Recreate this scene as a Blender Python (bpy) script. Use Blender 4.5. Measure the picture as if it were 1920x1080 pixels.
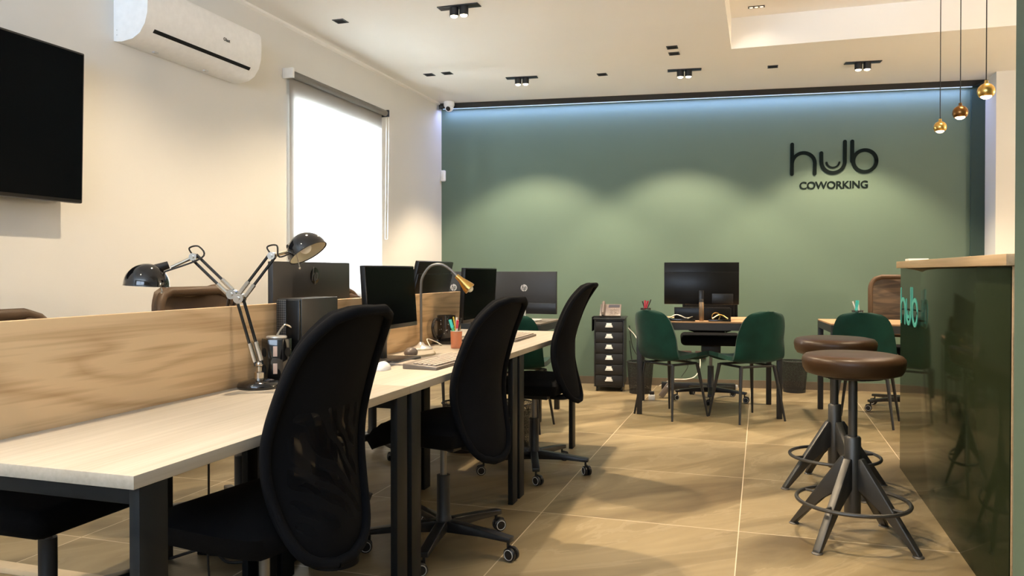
import bpy, bmesh, math, random
from mathutils import Vector, Matrix
from math import sin, cos, pi, radians, atan2, sqrt
random.seed(7)
for o in list(bpy.data.objects): bpy.data.objects.remove(o)
S = bpy.context.scene
COL = S.collection

# ------------------------------------------------------------ camera
cd = bpy.data.cameras.new('camera'); cam = bpy.data.objects.new('camera', cd); COL.objects.link(cam)
cam.location = (0, 0, 1.13); cam.rotation_euler = (radians(89.4), 0, radians(17.66))
cd.sensor_width = 36; cd.lens = 36*1467/1920; cd.shift_y = -15.6/1920; cd.clip_start = .05
S.camera = cam
# ------------------------------------------------------------ world, exposure
w = bpy.data.worlds.new('daylight'); S.world = w; w.use_nodes = True
bg = w.node_tree.nodes['Background']; bg.inputs[0].default_value = (.86, .93, 1, 1); bg.inputs[1].default_value = 20.0
# world set brighter below the horizon than above, an added uplight for the ceiling
_nt = w.node_tree; _tc = _nt.nodes.new('ShaderNodeTexCoord'); _sp = _nt.nodes.new('ShaderNodeSeparateXYZ'); _nt.links.new(_tc.outputs['Generated'], _sp.inputs[0])
_mr = _nt.nodes.new('ShaderNodeMapRange'); _mr.inputs['From Min'].default_value = -.12; _mr.inputs['From Max'].default_value = .12; _mr.inputs['To Min'].default_value = 38; _mr.inputs['To Max'].default_value = 9
_nt.links.new(_sp.outputs['Z'], _mr.inputs['Value']); _nt.links.new(_mr.outputs[0], bg.inputs[1])
S.view_settings.view_transform = 'Standard'; S.view_settings.look = 'None'
S.view_settings.gamma = 1; S.view_settings.use_curve_mapping = False
S.view_settings.exposure = 0.80
SPOT_W = 200; WALL_SPOT_W = 175; LED_W = 12
WARM = (1, .79, .54)

def area(name, loc, size, rot, color, power, portal=False):
    l = bpy.data.lights.new(name, 'AREA'); l.shape = 'RECTANGLE'; l.size, l.size_y = size
    l.color = color; l.energy = power
    o = bpy.data.objects.new(name, l); COL.objects.link(o); o.location = loc; o.rotation_euler = rot
    if portal: l.cycles.is_portal = True
    return o
area('window_daylight_portal', (-3.42, 5.53, 1.66), (1.4, 1.34), (0, radians(-90), 0), (1, 1, 1), 1, True)
area('shopfront_daylight_portal', (-1.0, -1.98, 2.1), (3.2, 1.0), (radians(90), 0, 0), (1, 1, 1), 1, True)

# ------------------------------------------------------------ materials
M = {}
def mat(name, col, rough=.5, metal=0, spec=.5, coat=0, emit=None, es=0, noise=None, bump=None, alpha=1, sheen=0):
    m = bpy.data.materials.new(name); m.use_nodes = True; nt = m.node_tree; b = nt.nodes['Principled BSDF']
    b.inputs['Base Color'].default_value = (*col, 1); b.inputs['Roughness'].default_value = rough
    b.inputs['Metallic'].default_value = metal; b.inputs['Specular IOR Level'].default_value = spec
    b.inputs['Coat Weight'].default_value = coat; b.inputs['Alpha'].default_value = alpha
    if sheen: b.inputs['Sheen Weight'].default_value = sheen; b.inputs['Sheen Roughness'].default_value = .4
    if emit: b.inputs['Emission Color'].default_value = (*emit, 1); b.inputs['Emission Strength'].default_value = es
    tc = nt.nodes.new('ShaderNodeTexCoord')
    n = nt.nodes.new('ShaderNodeTexNoise'); nt.links.new(tc.outputs['Object'], n.inputs[0])
    sc, amt = noise or (30, .06)
    n.inputs['Scale'].default_value = sc; n.inputs['Detail'].default_value = 4
    mx = nt.nodes.new('ShaderNodeMix'); mx.data_type = 'RGBA'; mx.blend_type = 'MULTIPLY'; mx.inputs[0].default_value = 1
    r = nt.nodes.new('ShaderNodeValToRGB'); nt.links.new(n.outputs['Fac'], r.inputs[0])
    r.color_ramp.elements[0].position = .3; r.color_ramp.elements[1].position = .7
    r.color_ramp.elements[0].color = (1-amt,)*3+(1,); r.color_ramp.elements[1].color = (1, 1, 1, 1)
    mx.inputs[6].default_value = (*col, 1); nt.links.new(r.outputs[0], mx.inputs[7]); nt.links.new(mx.outputs[2], b.inputs['Base Color'])
    if bump:
        n2 = nt.nodes.new('ShaderNodeTexNoise'); n2.inputs['Scale'].default_value = bump[0]; nt.links.new(tc.outputs['Object'], n2.inputs[0])
        bp = nt.nodes.new('ShaderNodeBump'); bp.inputs['Strength'].default_value = bump[1]; bp.inputs['Distance'].default_value = .01
        nt.links.new(n2.outputs['Fac'], bp.inputs['Height']); nt.links.new(bp.outputs[0], b.inputs['Normal'])
    M[name] = m; return m
mat('white_paint', (.73, .72, .685), .7, noise=(3, .02), bump=(120, .03))
mat('ceiling_paint', (.91, .89, .85), .8, noise=(2, .02))
mat('green_paint', (.100, .155, .116), .6, noise=(2, .05), bump=(90, .03))
mat('shaded_green', (.035, .07, .06), .6)  # wall green darkened, shade put into the colour
mat('skirting', (.13, .105, .075), .5, noise=(8, .2))
mat('black_metal', (.012, .013, .015), .45, 0, .5)
mat('desk_leg_metal', (.006, .008, .010), .5, spec=.3)
mat('table_frame', (.022, .026, .03), .5)
mat('black_plastic', (.012, .012, .013), .35)
mat('gloss_black', (.006, .006, .007), .08, coat=.6)
mat('black_fabric', (.0045, .005, .0065), .9, spec=.12, bump=(700, .25))
mat('chair_back_solid', (.004, .0045, .006), .85, spec=.12, bump=(500, .2))
mat('seat_fabric', (.003, .003, .0035), .95, spec=.15, bump=(600, .2))
mat('leather_brown', (.085, .05, .026), .45, spec=.25, bump=(150, .06))
mat('stool_leather', (.046, .023, .009), .38, spec=.32, bump=(120, .04))
mat('green_velvet', (.003, .042, .030), .8, spec=.2, sheen=.12, noise=(7, .45), bump=(300, .1))
mat('brown_mesh', (.075, .042, .022), .7, noise=(12, .4))
mat('chrome', (.62, .58, .52), .18, 1)
mat('steel', (.22, .215, .21), .38, .85)
mat('stool_metal', (.085, .083, .078), .42, .7)
mat('brass', (.72, .46, .14), .28, 1)
mat('dark_brass', (.25, .12, .04), .3, 1)
mat('white_plastic', (.90, .90, .89), .35)
mat('grey_white', (.62, .62, .6), .5)
mat('silver', (.7, .68, .64), .35, .7)
mat('monitor_back', (.026, .026, .027), .42)
mat('screen', (.001, .002, .003), .2, spec=.035)
mat('grey_fabric', (.19, .18, .165), .8)
mat('phone_body', (.12, .095, .08), .4)
mat('phone_dark', (.03, .028, .027), .35)
mat('key_tan', (.42, .36, .30), .5)
mat('kb_base', (.20, .165, .135), .45)
mat('satin_black', (.008, .008, .008), .28, spec=.25)
mat('stone_black', (.02, .016, .014), .12, coat=.4)
mat('counter_gloss', (.020, .026, .012), .08, spec=.03)
mat('turquoise', (.10, .52, .42), .35)
mat('logo_black', (.004, .009, .008), .6, spec=.08)
mat('cable_black', (.01, .01, .01), .5)
mat('cable_white', (.8, .76, .66), .5)
mat('cable_beige', (.45, .36, .22), .6)
mat('port_pink', (.75, .55, .45), .4)
mat('pen_teal', (.05, .55, .50), .4)
mat('pen_red', (.55, .04, .08), .4)
mat('pen_green', (.05, .42, .2), .4)
mat('pen_white', (.8, .8, .76), .4)
mat('pen_yellow', (.75, .6, .08), .4)
mat('pen_dark', (.02, .02, .02), .4)
mat('orange_plastic', (.75, .28, .14), .2, alpha=.6)
mat('socket_brown', (.05, .03, .025), .5)
mat('paper', (.85, .84, .8), .7)
mat('bottle_bronze', (.30, .21, .13), .3, .7)
mat('cover_beige', (.62, .5, .33), .6)
mat('dark_hole', (.002, .002, .002), .9)
mat('lamp_inner', (.75, .7, .55), .4)
mat('lens_glow', (1, .9, .7), .5, emit=(1, .80, .52), es=14)
mat('pendant_glow', (1, .9, .7), .5, emit=(1, .72, .38), es=9)
mat('led_glow', (.8, .9, 1), .5, emit=(.42, .66, 1), es=.35)
mat('lens_dim', (.6, .5, .4), .3, emit=(1, .7, .4), es=1.2)

def wood(name, c1, c2, sx, sy, sz, bands, rough=.5, cont=.5):
    m = bpy.data.materials.new(name); m.use_nodes = True; nt = m.node_tree; b = nt.nodes['Principled BSDF']
    b.inputs['Roughness'].default_value = rough
    tc = nt.nodes.new('ShaderNodeTexCoord'); mp = nt.nodes.new('ShaderNodeMapping'); mp.inputs['Scale'].default_value = (sx, sy, sz)
    nt.links.new(tc.outputs['Object'], mp.inputs[0])
    n = nt.nodes.new('ShaderNodeTexNoise'); n.inputs['Scale'].default_value = 1; n.inputs['Detail'].default_value = 1.5; n.inputs['Distortion'].default_value = .6
    nt.links.new(mp.outputs[0], n.inputs[0])
    mu = nt.nodes.new('ShaderNodeMath'); mu.operation = 'MULTIPLY'; mu.inputs[1].default_value = bands; nt.links.new(n.outputs['Fac'], mu.inputs[0])
    fr = nt.nodes.new('ShaderNodeMath'); fr.operation = 'PINGPONG'; fr.inputs[1].default_value = 1; nt.links.new(mu.outputs[0], fr.inputs[0])
    mq = nt.nodes.new('ShaderNodeMapping'); g = [sx, sy, sz]; lo = min(g); mq.inputs['Scale'].default_value = [3*lo if v == lo else 90 for v in g]; nt.links.new(tc.outputs['Object'], mq.inputs[0])
    n2 = nt.nodes.new('ShaderNodeTexNoise'); n2.inputs['Scale'].default_value = 1; n2.inputs['Detail'].default_value = 3; nt.links.new(mq.outputs[0], n2.inputs[0])
    ad = nt.nodes.new('ShaderNodeMath'); ad.operation = 'MULTIPLY_ADD'; ad.inputs[1].default_value = cont; nt.links.new(fr.outputs[0], ad.inputs[0]); nt.links.new(n2.outputs['Fac'], ad.inputs[2])
    r = nt.nodes.new('ShaderNodeValToRGB'); r.color_ramp.elements[0].position = .35; r.color_ramp.elements[1].position = .9
    r.color_ramp.elements[0].color = (*c1, 1); r.color_ramp.elements[1].color = (*c2, 1)
    nt.links.new(ad.outputs[0], r.inputs[0]); nt.links.new(r.outputs[0], b.inputs['Base Color']); M[name] = m
wood('divider_wood', (.47, .29, .14), (.72, .51, .29), 5, .62, 4.6, 17, cont=.55)
wood('desk_wood', (.37, .325, .255), (.46, .41, .335), 4, .5, 4, 5, .55, .3)
wood('counter_wood', (.50, .34, .18), (.62, .44, .25), 9, .8, 9, 5, .5, .4)
wood('table_wood', (.33, .20, .10), (.45, .28, .15), 1, 9, 9, 5, .45, .4)
wood('dark_table_wood', (.10, .085, .07), (.17, .145, .12), 1, 9, 9, 5, .5, .4)

def floor_mat():
    m = bpy.data.materials.new('stone_tiles'); m.use_nodes = True; nt = m.node_tree; b = nt.nodes['Principled BSDF']; L = nt.links.new
    tc = nt.nodes.new('ShaderNodeTexCoord'); sp = nt.nodes.new('ShaderNodeSeparateXYZ'); L(tc.outputs['Object'], sp.inputs[0])
    def ma(op, a, bb, c=None):
        n = nt.nodes.new('ShaderNodeMath'); n.operation = op
        for i, v in enumerate((a, bb, c)):
            if v is None: continue
            if isinstance(v, (int, float)): n.inputs[i].default_value = v
            else: L(v, n.inputs[i])
        return n.outputs[0]
    cells = []; lines = []
    for ax, off, wd in (('X', -.977+8.87*1, .887), ('Y', 3.53-.925*8, .925)):
        t = ma('DIVIDE', ma('SUBTRACT', sp.outputs[ax], off-20*wd), wd)
        cells.append(ma('FLOOR', t, 0)); f = ma('FRACT', t, 0)
        d = ma('MULTIPLY', ma('MINIMUM', f, ma('SUBTRACT', 1, f)), wd); lines.append(ma('LESS_THAN', d, .0022))
    line = ma('MAXIMUM', lines[0], lines[1])
    cb = nt.nodes.new('ShaderNodeCombineXYZ'); L(cells[0], cb.inputs[0]); L(cells[1], cb.inputs[1])
    wn = nt.nodes.new('ShaderNodeTexWhiteNoise'); wn.noise_dimensions = '3D'; L(cb.outputs[0], wn.inputs['Vector'])
    va = nt.nodes.new('ShaderNodeVectorMath'); va.operation = 'MULTIPLY_ADD'; L(wn.outputs['Color'], va.inputs[0]); va.inputs[1].default_value = (7, 7, 7); L(tc.outputs['Object'], va.inputs[2])
    mp = nt.nodes.new('ShaderNodeMapping'); mp.inputs['Rotation'].default_value = (0, 0, radians(-38)); mp.inputs['Scale'].default_value = (2.2, .55, 1)
    mpr = nt.nodes.new('ShaderNodeMapping'); mpr.inputs['Rotation'].default_value = (0, 0, radians(40)); L(va.outputs[0], mpr.inputs[0])
    mp.inputs['Rotation'].default_value = (0, 0, 0); L(mpr.outputs[0], mp.inputs[0])
    n = nt.nodes.new('ShaderNodeTexNoise'); n.inputs['Scale'].default_value = 1.3; n.inputs['Detail'].default_value = 7; n.inputs['Distortion'].default_value = 1.2; n.inputs['Roughness'].default_value = .55; L(mp.outputs[0], n.inputs[0])
    r = nt.nodes.new('ShaderNodeValToRGB'); L(n.outputs['Fac'], r.inputs[0]); e = r.color_ramp.elements
    e[0].position = .30; e[0].color = (.128, .092, .046, 1); e[1].position = .68; e[1].color = (.33, .26, .15, 1)
    e2 = e.new(.50); e2.color = (.235, .182, .10, 1)
    v = nt.nodes.new('ShaderNodeMath'); v.operation = 'ABSOLUTE'; L(ma('SUBTRACT', n.outputs['Fac'], .545), v.inputs[0])
    vein = ma('MULTIPLY', ma('LESS_THAN', v.outputs[0], .010), .10)
    mx = nt.nodes.new('ShaderNodeMix'); mx.data_type = 'RGBA'; L(vein, mx.inputs[0]); L(r.outputs[0], mx.inputs[6]); mx.inputs[7].default_value = (.6, .5, .36, 1)
    m2 = nt.nodes.new('ShaderNodeMix'); m2.data_type = 'RGBA'; L(line, m2.inputs[0]); L(mx.outputs[2], m2.inputs[6]); m2.inputs[7].default_value = (.62, .52, .38, 1)
    L(m2.outputs[2], b.inputs['Base Color']); b.inputs['Roughness'].default_value = .42; b.inputs['Specular IOR Level'].default_value = .4
    M['stone_tiles'] = m
floor_mat()

def special(name, build):
    m = bpy.data.materials.new(name); m.use_nodes = True; nt = m.node_tree; nt.nodes.remove(nt.nodes['Principled BSDF']); out = nt.nodes['Material Output']
    build(nt, out); M[name] = m
def blind(nt, out):
    d = nt.nodes.new('ShaderNodeBsdfDiffuse'); d.inputs[0].default_value = (.40, .37, .34, 1)
    t = nt.nodes.new('ShaderNodeBsdfTranslucent'); t.inputs[0].default_value = (.80, .80, .78, 1)
    p = nt.nodes.new('ShaderNodeBsdfTransparent'); p.inputs[0].default_value = (1, 1, 1, 1)
    a = nt.nodes.new('ShaderNodeMixShader'); a.inputs[0].default_value = .40; b = nt.nodes.new('ShaderNodeMixShader'); b.inputs[0].default_value = .10
    nt.links.new(d.outputs[0], a.inputs[1]); nt.links.new(t.outputs[0], a.inputs[2]); nt.links.new(a.outputs[0], b.inputs[1]); nt.links.new(p.outputs[0], b.inputs[2]); nt.links.new(b.outputs[0], out.inputs[0])
special('blind_fabric', blind)
def pane(nt, out, tint=(.95, .97, .97)):
    g = nt.nodes.new('ShaderNodeBsdfGlossy'); g.inputs['Roughness'].default_value = .02
    p = nt.nodes.new('ShaderNodeBsdfTransparent'); p.inputs[0].default_value = (*tint, 1)
    a = nt.nodes.new('ShaderNodeMixShader'); a.inputs[0].default_value = .06
    nt.links.new(p.outputs[0], a.inputs[1]); nt.links.new(g.outputs[0], a.inputs[2]); nt.links.new(a.outputs[0], out.inputs[0])
special('window_glass', pane)
special('tinted_glass', lambda nt, out: pane(nt, out, (.70, .74, .79)))
def meshmat(col, freq, hole):
    def f(nt, out):
        d = nt.nodes.new('ShaderNodeBsdfPrincipled'); d.inputs['Base Color'].default_value = (*col, 1); d.inputs['Roughness'].default_value = .6
        p = nt.nodes.new('ShaderNodeBsdfTransparent'); tc = nt.nodes.new('ShaderNodeTexCoord')
        v = nt.nodes.new('ShaderNodeTexVoronoi'); v.inputs['Scale'].default_value = freq; nt.links.new(tc.outputs['Object'], v.inputs[0])
        l = nt.nodes.new('ShaderNodeMath'); l.operation = 'LESS_THAN'; l.inputs[1].default_value = hole; nt.links.new(v.outputs['Distance'], l.inputs[0])
        a = nt.nodes.new('ShaderNodeMixShader'); nt.links.new(l.outputs[0], a.inputs[0]); nt.links.new(d.outputs[0], a.inputs[1]); nt.links.new(p.outputs[0], a.inputs[2]); nt.links.new(a.outputs[0], out.inputs[0])
    return f
special('wire_mesh', meshmat((.012, .012, .012), 260, .42))
special('chair_mesh', meshmat((.010, .011, .013), 420, .22))
special('perforated', meshmat((.02, .02, .02), 160, .0))
def perf(nt, out):
    d = nt.nodes.new('ShaderNodeBsdfPrincipled'); d.inputs['Roughness'].default_value = .35
    tc = nt.nodes.new('ShaderNodeTexCoord'); ck = nt.nodes.new('ShaderNodeTexChecker'); ck.inputs['Scale'].default_value = 170; mp = nt.nodes.new('ShaderNodeMapping'); mp.inputs['Rotation'].default_value = (0, radians(45), 0)
    nt.links.new(tc.outputs['Object'], mp.inputs[0]); nt.links.new(mp.outputs[0], ck.inputs[0]); ck.inputs[1].default_value = (.004, .004, .004, 1); ck.inputs[2].default_value = (.07, .065, .06, 1)
    nt.links.new(ck.outputs[0], d.inputs['Base Color']); nt.links.new(d.outputs[0], out.inputs[0])
special('front_grille', perf)

# ------------------------------------------------------------ mesh helpers
class MB:
    def __init__(s): s.b = bmesh.new()
    def _t(s, vs, mx):
        if mx is not None: bmesh.ops.transform(s.b, matrix=mx, verts=vs)
    def box(s, x0, y0, z0, x1, y1, z1, bev=0, mx=None, seg=2):
        r = bmesh.ops.create_cube(s.b, size=1); vs = r['verts']
        for v in vs: v.co = Vector((x0+(v.co.x+.5)*(x1-x0), y0+(v.co.y+.5)*(y1-y0), z0+(v.co.z+.5)*(z1-z0)))
        if bev:
            es = list({e for v in vs for e in v.link_edges})
            r = bmesh.ops.bevel(s.b, geom=es+vs, offset=bev, segments=seg, affect='EDGES', profile=.5)
            vs = [v for v in r['verts']]
            vs = list({v for f in r['faces'] for v in f.verts} | set(vs))
        s._t(vs, mx); return s
    def tube(s, pts, r, seg=10, cap=True, flat=None):
        pts = [Vector(p) for p in pts]; rs = r if isinstance(r, (list, tuple)) else [r]*len(pts)
        rings = []; up = None
        for i, p in enumerate(pts):
            t = (pts[min(i+1, len(pts)-1)]-pts[max(i-1, 0)]).normalized()
            if up is None:
                up = Vector((0, 0, 1)) if abs(t.z) < .9 else Vector((1, 0, 0))
            n = (up-t*up.dot(t)).normalized(); up = n; bn = t.cross(n)
            rings.append([s.b.verts.new(p+(n*cos(2*pi*k/seg)*(flat or 1)+bn*sin(2*pi*k/seg))*rs[i]) for k in range(seg)])
        for a, c in zip(rings, rings[1:]):
            for k in range(seg): s.b.faces.new((a[k], a[(k+1) % seg], c[(k+1) % seg], c[k]))
        if cap: s.b.faces.new(rings[0][::-1]); s.b.faces.new(rings[-1])
        return s
    def ring(s, c, R, r, seg=40, rs=8, axis='Z'):
        g = []
        for i in range(seg):
            a = 2*pi*i/seg; row = []
            for k in range(rs):
                q = 2*pi*k/rs; d = R+r*cos(q); p = Vector((d*cos(a), d*sin(a), r*sin(q)))
                if axis == 'Y': p = Vector((p.x, p.z, p.y))
                if axis == 'X': p = Vector((p.z, p.x, p.y))
                row.append(s.b.verts.new(Vector(c)+p))
            g.append(row)
        for i in range(seg):
            for k in range(rs): s.b.faces.new((g[i][k], g[(i+1) % seg][k], g[(i+1) % seg][(k+1) % rs], g[i][(k+1) % rs]))
        return s
    def lathe(s, prof, c=(0, 0, 0), seg=32, mx=None):
        rows = []; vs = []
        for r, z in prof:
            if r < 1e-6: row = [s.b.verts.new((c[0], c[1], c[2]+z))]
            else: row = [s.b.verts.new((c[0]+r*cos(2*pi*k/seg), c[1]+r*sin(2*pi*k/seg), c[2]+z)) for k in range(seg)]
            rows.append(row); vs += row
        for a, b in zip(rows, rows[1:]):
            for k in range(seg):
                k2 = (k+1) % seg
                if len(a) == 1 and len(b) == 1: continue
                if len(a) == 1: s.b.faces.new((a[0], b[k2], b[k]))
                elif len(b) == 1: s.b.faces.new((a[k], a[k2], b[0]))
                else: s.b.faces.new((a[k], a[k2], b[k2], b[k]))
        s._t(vs, mx); return s
    def prism(s, poly, h0, h1, mx=None, bev=0):
        a = [s.b.verts.new((x, y, h0)) for x, y in poly]; c = [s.b.verts.new((x, y, h1)) for x, y in poly]; n = len(poly)
        fs = [s.b.faces.new(a[::-1]), s.b.faces.new(c)]+[s.b.faces.new((a[i], a[(i+1) % n], c[(i+1) % n], c[i])) for i in range(n)]
        vs = a+c
        if bev:
            es = list({e for v in vs for e in v.link_edges})
            r = bmesh.ops.bevel(s.b, geom=es+vs, offset=bev, segments=2, affect='EDGES', profile=.5)
            vs = list({v for f in r['faces'] for v in f.verts})
        s._t(vs, mx); return s
    def grid(s, f, nu, nv, thick=0, closed=False):
        """f(u,v)->Vector ; optional thickness function along -normal"""
        g = [[s.b.verts.new(f(i/nu, j/nv)) for i in range(nu+1)] for j in range(nv+1)]
        fs = [s.b.faces.new((g[j][i], g[j][i+1], g[j+1][i+1], g[j+1][i])) for j in range(nv) for i in range(nu)]
        if thick:
            bmesh.ops.recalc_face_normals(s.b, faces=fs)
            r = bmesh.ops.solidify(s.b, geom=fs, thickness=thick)
        return s
    def stroke(s, pts, w, h0, h1, mx=None):
        pts = [Vector((p[0], p[1])) for p in pts]; L = []; Rr = []
        n = len(pts)
        for i, p in enumerate(pts):
            t = (pts[min(i+1, n-1)]-pts[max(i-1, 0)]).normalized(); nn = Vector((-t.y, t.x))
            L.append(p+nn*w/2); Rr.append(p-nn*w/2)
        t0 = (pts[0]-pts[1]).normalized(); t1 = (pts[-1]-pts[-2]).normalized()
        a0 = atan2(t0.y, t0.x); a1 = atan2(t1.y, t1.x)
        capE = [pts[-1]+Vector((cos(a1+q), sin(a1+q)))*w/2 for q in [pi/2-pi*k/8 for k in range(1, 8)]]
        capS = [pts[0]+Vector((cos(a0+q), sin(a0+q)))*w/2 for q in [pi/2-pi*k/8 for k in range(1, 8)]]
        vs = []
        def lay(h):
            l = [s.b.verts.new((p.x, p.y, h)) for p in L]; r = [s.b.verts.new((p.x, p.y, h)) for p in Rr]
            e = [s.b.verts.new((p.x, p.y, h)) for p in capE]; b = [s.b.verts.new((p.x, p.y, h)) for p in capS]
            vs.extend(l+r+e+b); return l, r, e, b
        A = lay(h0); B = lay(h1)
        for (l, r, e, b) in (A, B):
            for i in range(n-1): s.b.faces.new((l[i], l[i+1], r[i+1], r[i]))
            s.b.faces.new([l[-1]]+e+[r[-1]]); s.b.faces.new([r[0]]+b+[l[0]])
        la = A[0]+A[2]+A[1][::-1]+A[3]; lb = B[0]+B[2]+B[1][::-1]+B[3]
        for i in range(len(la)): s.b.faces.new((la[i], la[(i+1) % len(la)], lb[(i+1) % len(la)], lb[i]))
        s._t(vs, mx); return s
    def sphere(s, c, r, sc=(1, 1, 1), u=24, v=14):
        rr = bmesh.ops.create_uvsphere(s.b, u_segments=u, v_segments=v, radius=r)
        for q in rr['verts']: q.co = Vector((q.co.x*sc[0]+c[0], q.co.y*sc[1]+c[1], q.co.z*sc[2]+c[2]))
        return s
    def build(s, name, m, parent=None, loc=None, sub=0, ang=40, label=None, mx=None):
        if mx is not None: bmesh.ops.transform(s.b, matrix=mx, verts=s.b.verts)
        bmesh.ops.recalc_face_normals(s.b, faces=s.b.faces)
        me = bpy.data.meshes.new(name); s.b.to_mesh(me); s.b.free()
        if sub:
            pass
        me.shade_smooth(); me.set_sharp_from_angle(angle=radians(ang))
        me.materials.append(M[m] if isinstance(m, str) else m)
        o = bpy.data.objects.new(name, me); COL.objects.link(o)
        if parent: o.parent = parent
        if loc: o.location = loc
        if sub:
            md = o.modifiers.new('sub', 'SUBSURF'); md.levels = md.render_levels = sub
        if label: o['label'] = label
        return o
def thing(name, label, cat, loc=(0, 0, 0), rz=0, group=None):
    o = bpy.data.objects.new(name, None); COL.objects.link(o); o.location = loc; o.rotation_euler = (0, 0, rz)
    o.empty_display_size = .1; o['label'] = label; o['category'] = cat
    if group: o['group'] = group
    return o
def tag(o, label, cat, group=None):
    o['label'] = label; o['category'] = cat
    if group: o['group'] = group
    return o
def struct(o): o['kind'] = 'structure'; return o
def dup(root, loc=None, rz=None, label=None, group=None):
    r = root.copy(); COL.objects.link(r)
    if loc is not None: r.location = loc
    if rz is not None: r.rotation_euler = (0, 0, rz)
    if label: r['label'] = label
    if group: r['group'] = group
    for ch in list(root.children):
        c = ch.copy(); COL.objects.link(c); c.parent = r
        for g in list(ch.children):
            d = g.copy(); COL.objects.link(d); d.parent = c
    return r
def text_mesh(txt, size, depth, mx, name, m, parent, bold=0.0, spacing=1.0):
    cu = bpy.data.curves.new('t', 'FONT'); cu.body = txt; cu.size = size; cu.extrude = depth; cu.offset = bold; cu.align_x = 'CENTER'; cu.space_character = spacing
    t = bpy.data.objects.new('t', cu); COL.objects.link(t)
    bpy.context.view_layer.update(); dg = bpy.context.evaluated_depsgraph_get()
    me = bpy.data.meshes.new_from_object(t.evaluated_get(dg)); bpy.data.objects.remove(t)
    me.transform(mx); me.materials.clear(); me.materials.append(M[m]); me.name = name
    o = bpy.data.objects.new(name, me); COL.objects.link(o)
    if parent: o.parent = parent
    return o
def T(x=0, y=0, z=0): return Matrix.Translation((x, y, z))
def RX(a): return Matrix.Rotation(radians(a), 4, 'X')
def RY(a): return Matrix.Rotation(radians(a), 4, 'Y')
def RZ(a): return Matrix.Rotation(radians(a), 4, 'Z')
def bez(ps, n=8):
    """Catmull-Rom through points"""
    P = [Vector(p) for p in ps]; P = [P[0]*2-P[1]]+P+[P[-1]*2-P[-2]]; out = []
    for i in range(1, len(P)-2):
        a, b, c, d = P[i-1:i+3]
        for k in range(n):
            t = k/n; out.append(.5*((2*b)+(c-a)*t+(2*a-5*b+4*c-d)*t*t+(3*b-a-3*c+d)*t**3))
    out.append(P[-2]); return out
def lerp_tab(tab, t):
    for (a, x), (b, y) in zip(tab, tab[1:]):
        if t <= b:
            q = (t-a)/(b-a) if b > a else 0; q = max(0, min(1, q))
            return x+(y-x)*q
    return tab[-1][1]
def smooth_tab(tab):
    ps = bez([(a, b, 0) for a, b in tab], 10); return [(p.x, p.y) for p in ps]

# ------------------------------------------------------------ room shell
CZ = 2.87; WS = .11
def wy(x): return 7.94+WS*x            # back wall line
WANG = math.atan(WS)
m = MB(); m.box(-3.45, -2.2, -.1, 4.4, 8.75, 0); struct(m.build('floor', 'stone_tiles'))
# ceiling with recess
RX0, RX1, RY0, RY1, RZT = -.228, 3.0, 1.2, 6.37, 3.11
m = MB()
m.box(-3.45, -2.2, CZ, RX0, 8.75, 3.3); m.box(RX0, RY1, CZ, 4.4, 8.75, 3.3); m.box(RX1, -2.2, CZ, 4.4, RY1, 3.3); m.box(RX0, -2.2, CZ, RX1, RY0, 3.3)
m.box(RX0, RY0, RZT, RX1, RY1, 3.3); struct(m.build('ceiling', 'ceiling_paint'))
# left wall with window opening
WY0, WY1, WZ0, WZ1 = 4.86, 6.215, .95, 2.36
m = MB()
m.box(-3.45, -2.2, 0, -3.19, WY0, CZ); m.box(-3.45, WY1, 0, -3.19, 8.75, CZ); m.box(-3.45, WY0, 0, -3.19, WY1, WZ0); m.box(-3.45, WY0, WZ1, -3.19, WY1, CZ)
struct(m.build('wall_left', 'white_paint'))
m = MB()
for a in ((WY0, WZ0, WY1, WZ0+.05), (WY0, WZ1-.05, WY1, WZ1), (WY0, WZ0, WY0+.05, WZ1), (WY1-.05, WZ0, WY1, WZ1), (5.51, WZ0, 5.565, WZ1)):
    m.box(-3.41, a[0], a[1], -3.35, a[2], a[3], .004)
wf = struct(m.build('window_1', 'white_plastic'))
MB().box(-3.384, WY0+.05, WZ0+.05, -3.378, WY1-.05, WZ1-.05).build('pane', 'window_glass', wf)
# back wall (green, slightly rotated)
m = MB(); m.prism([(-3.3, wy(-3.3)), (1.945, wy(1.945)), (1.945, wy(1.945)+.2), (-3.3, wy(-3.3)+.2)], 0, CZ); struct(m.build('wall_back', 'green_paint'))
m = MB(); m.prism([(-3.19, wy(-3.19)-.014), (1.945, wy(1.945)-.014), (1.945, wy(1.945)+.002), (-3.19, wy(-3.19)+.002)], 0, .075); struct(m.build('baseboard_back', 'skirting'))
m = MB(); m.prism([(1.828, wy(1.828)-.03), (1.944, wy(1.944)-.03), (1.944, wy(1.944)), (1.828, wy(1.828))], .075, 2.80); struct(m.build('shade_strip_1', 'shaded_green'))  # strip in darker green standing in for shade at the wall's right end
m = MB(); m.prism([(-3.185, wy(-3.19)-.075), (1.944, wy(1.944)-.075), (1.944, wy(1.944)-.035), (-3.185, wy(-3.19)-.035)], 2.815, CZ+.0); struct(m.build('trim_2', 'gloss_black'))
# right wall jog
m = MB(); m.box(1.945, 7.78, 0, 2.15, 8.4, CZ); struct(m.build('wall_right', 'white_paint'))
m = MB(); m.box(2.15, 7.78, 0, 4.4, 7.95, CZ); struct(m.build('wall_right_back', 'white_paint'))
m = MB(); m.box(4.2, -2.2, 0, 4.4, 7.78, CZ); struct(m.build('wall_right_side', 'white_paint'))
m = MB(); m.box(.7625, 2.60, 0, 2.4, 2.835, CZ); struct(m.build('wall_right_near', 'green_paint'))
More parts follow.
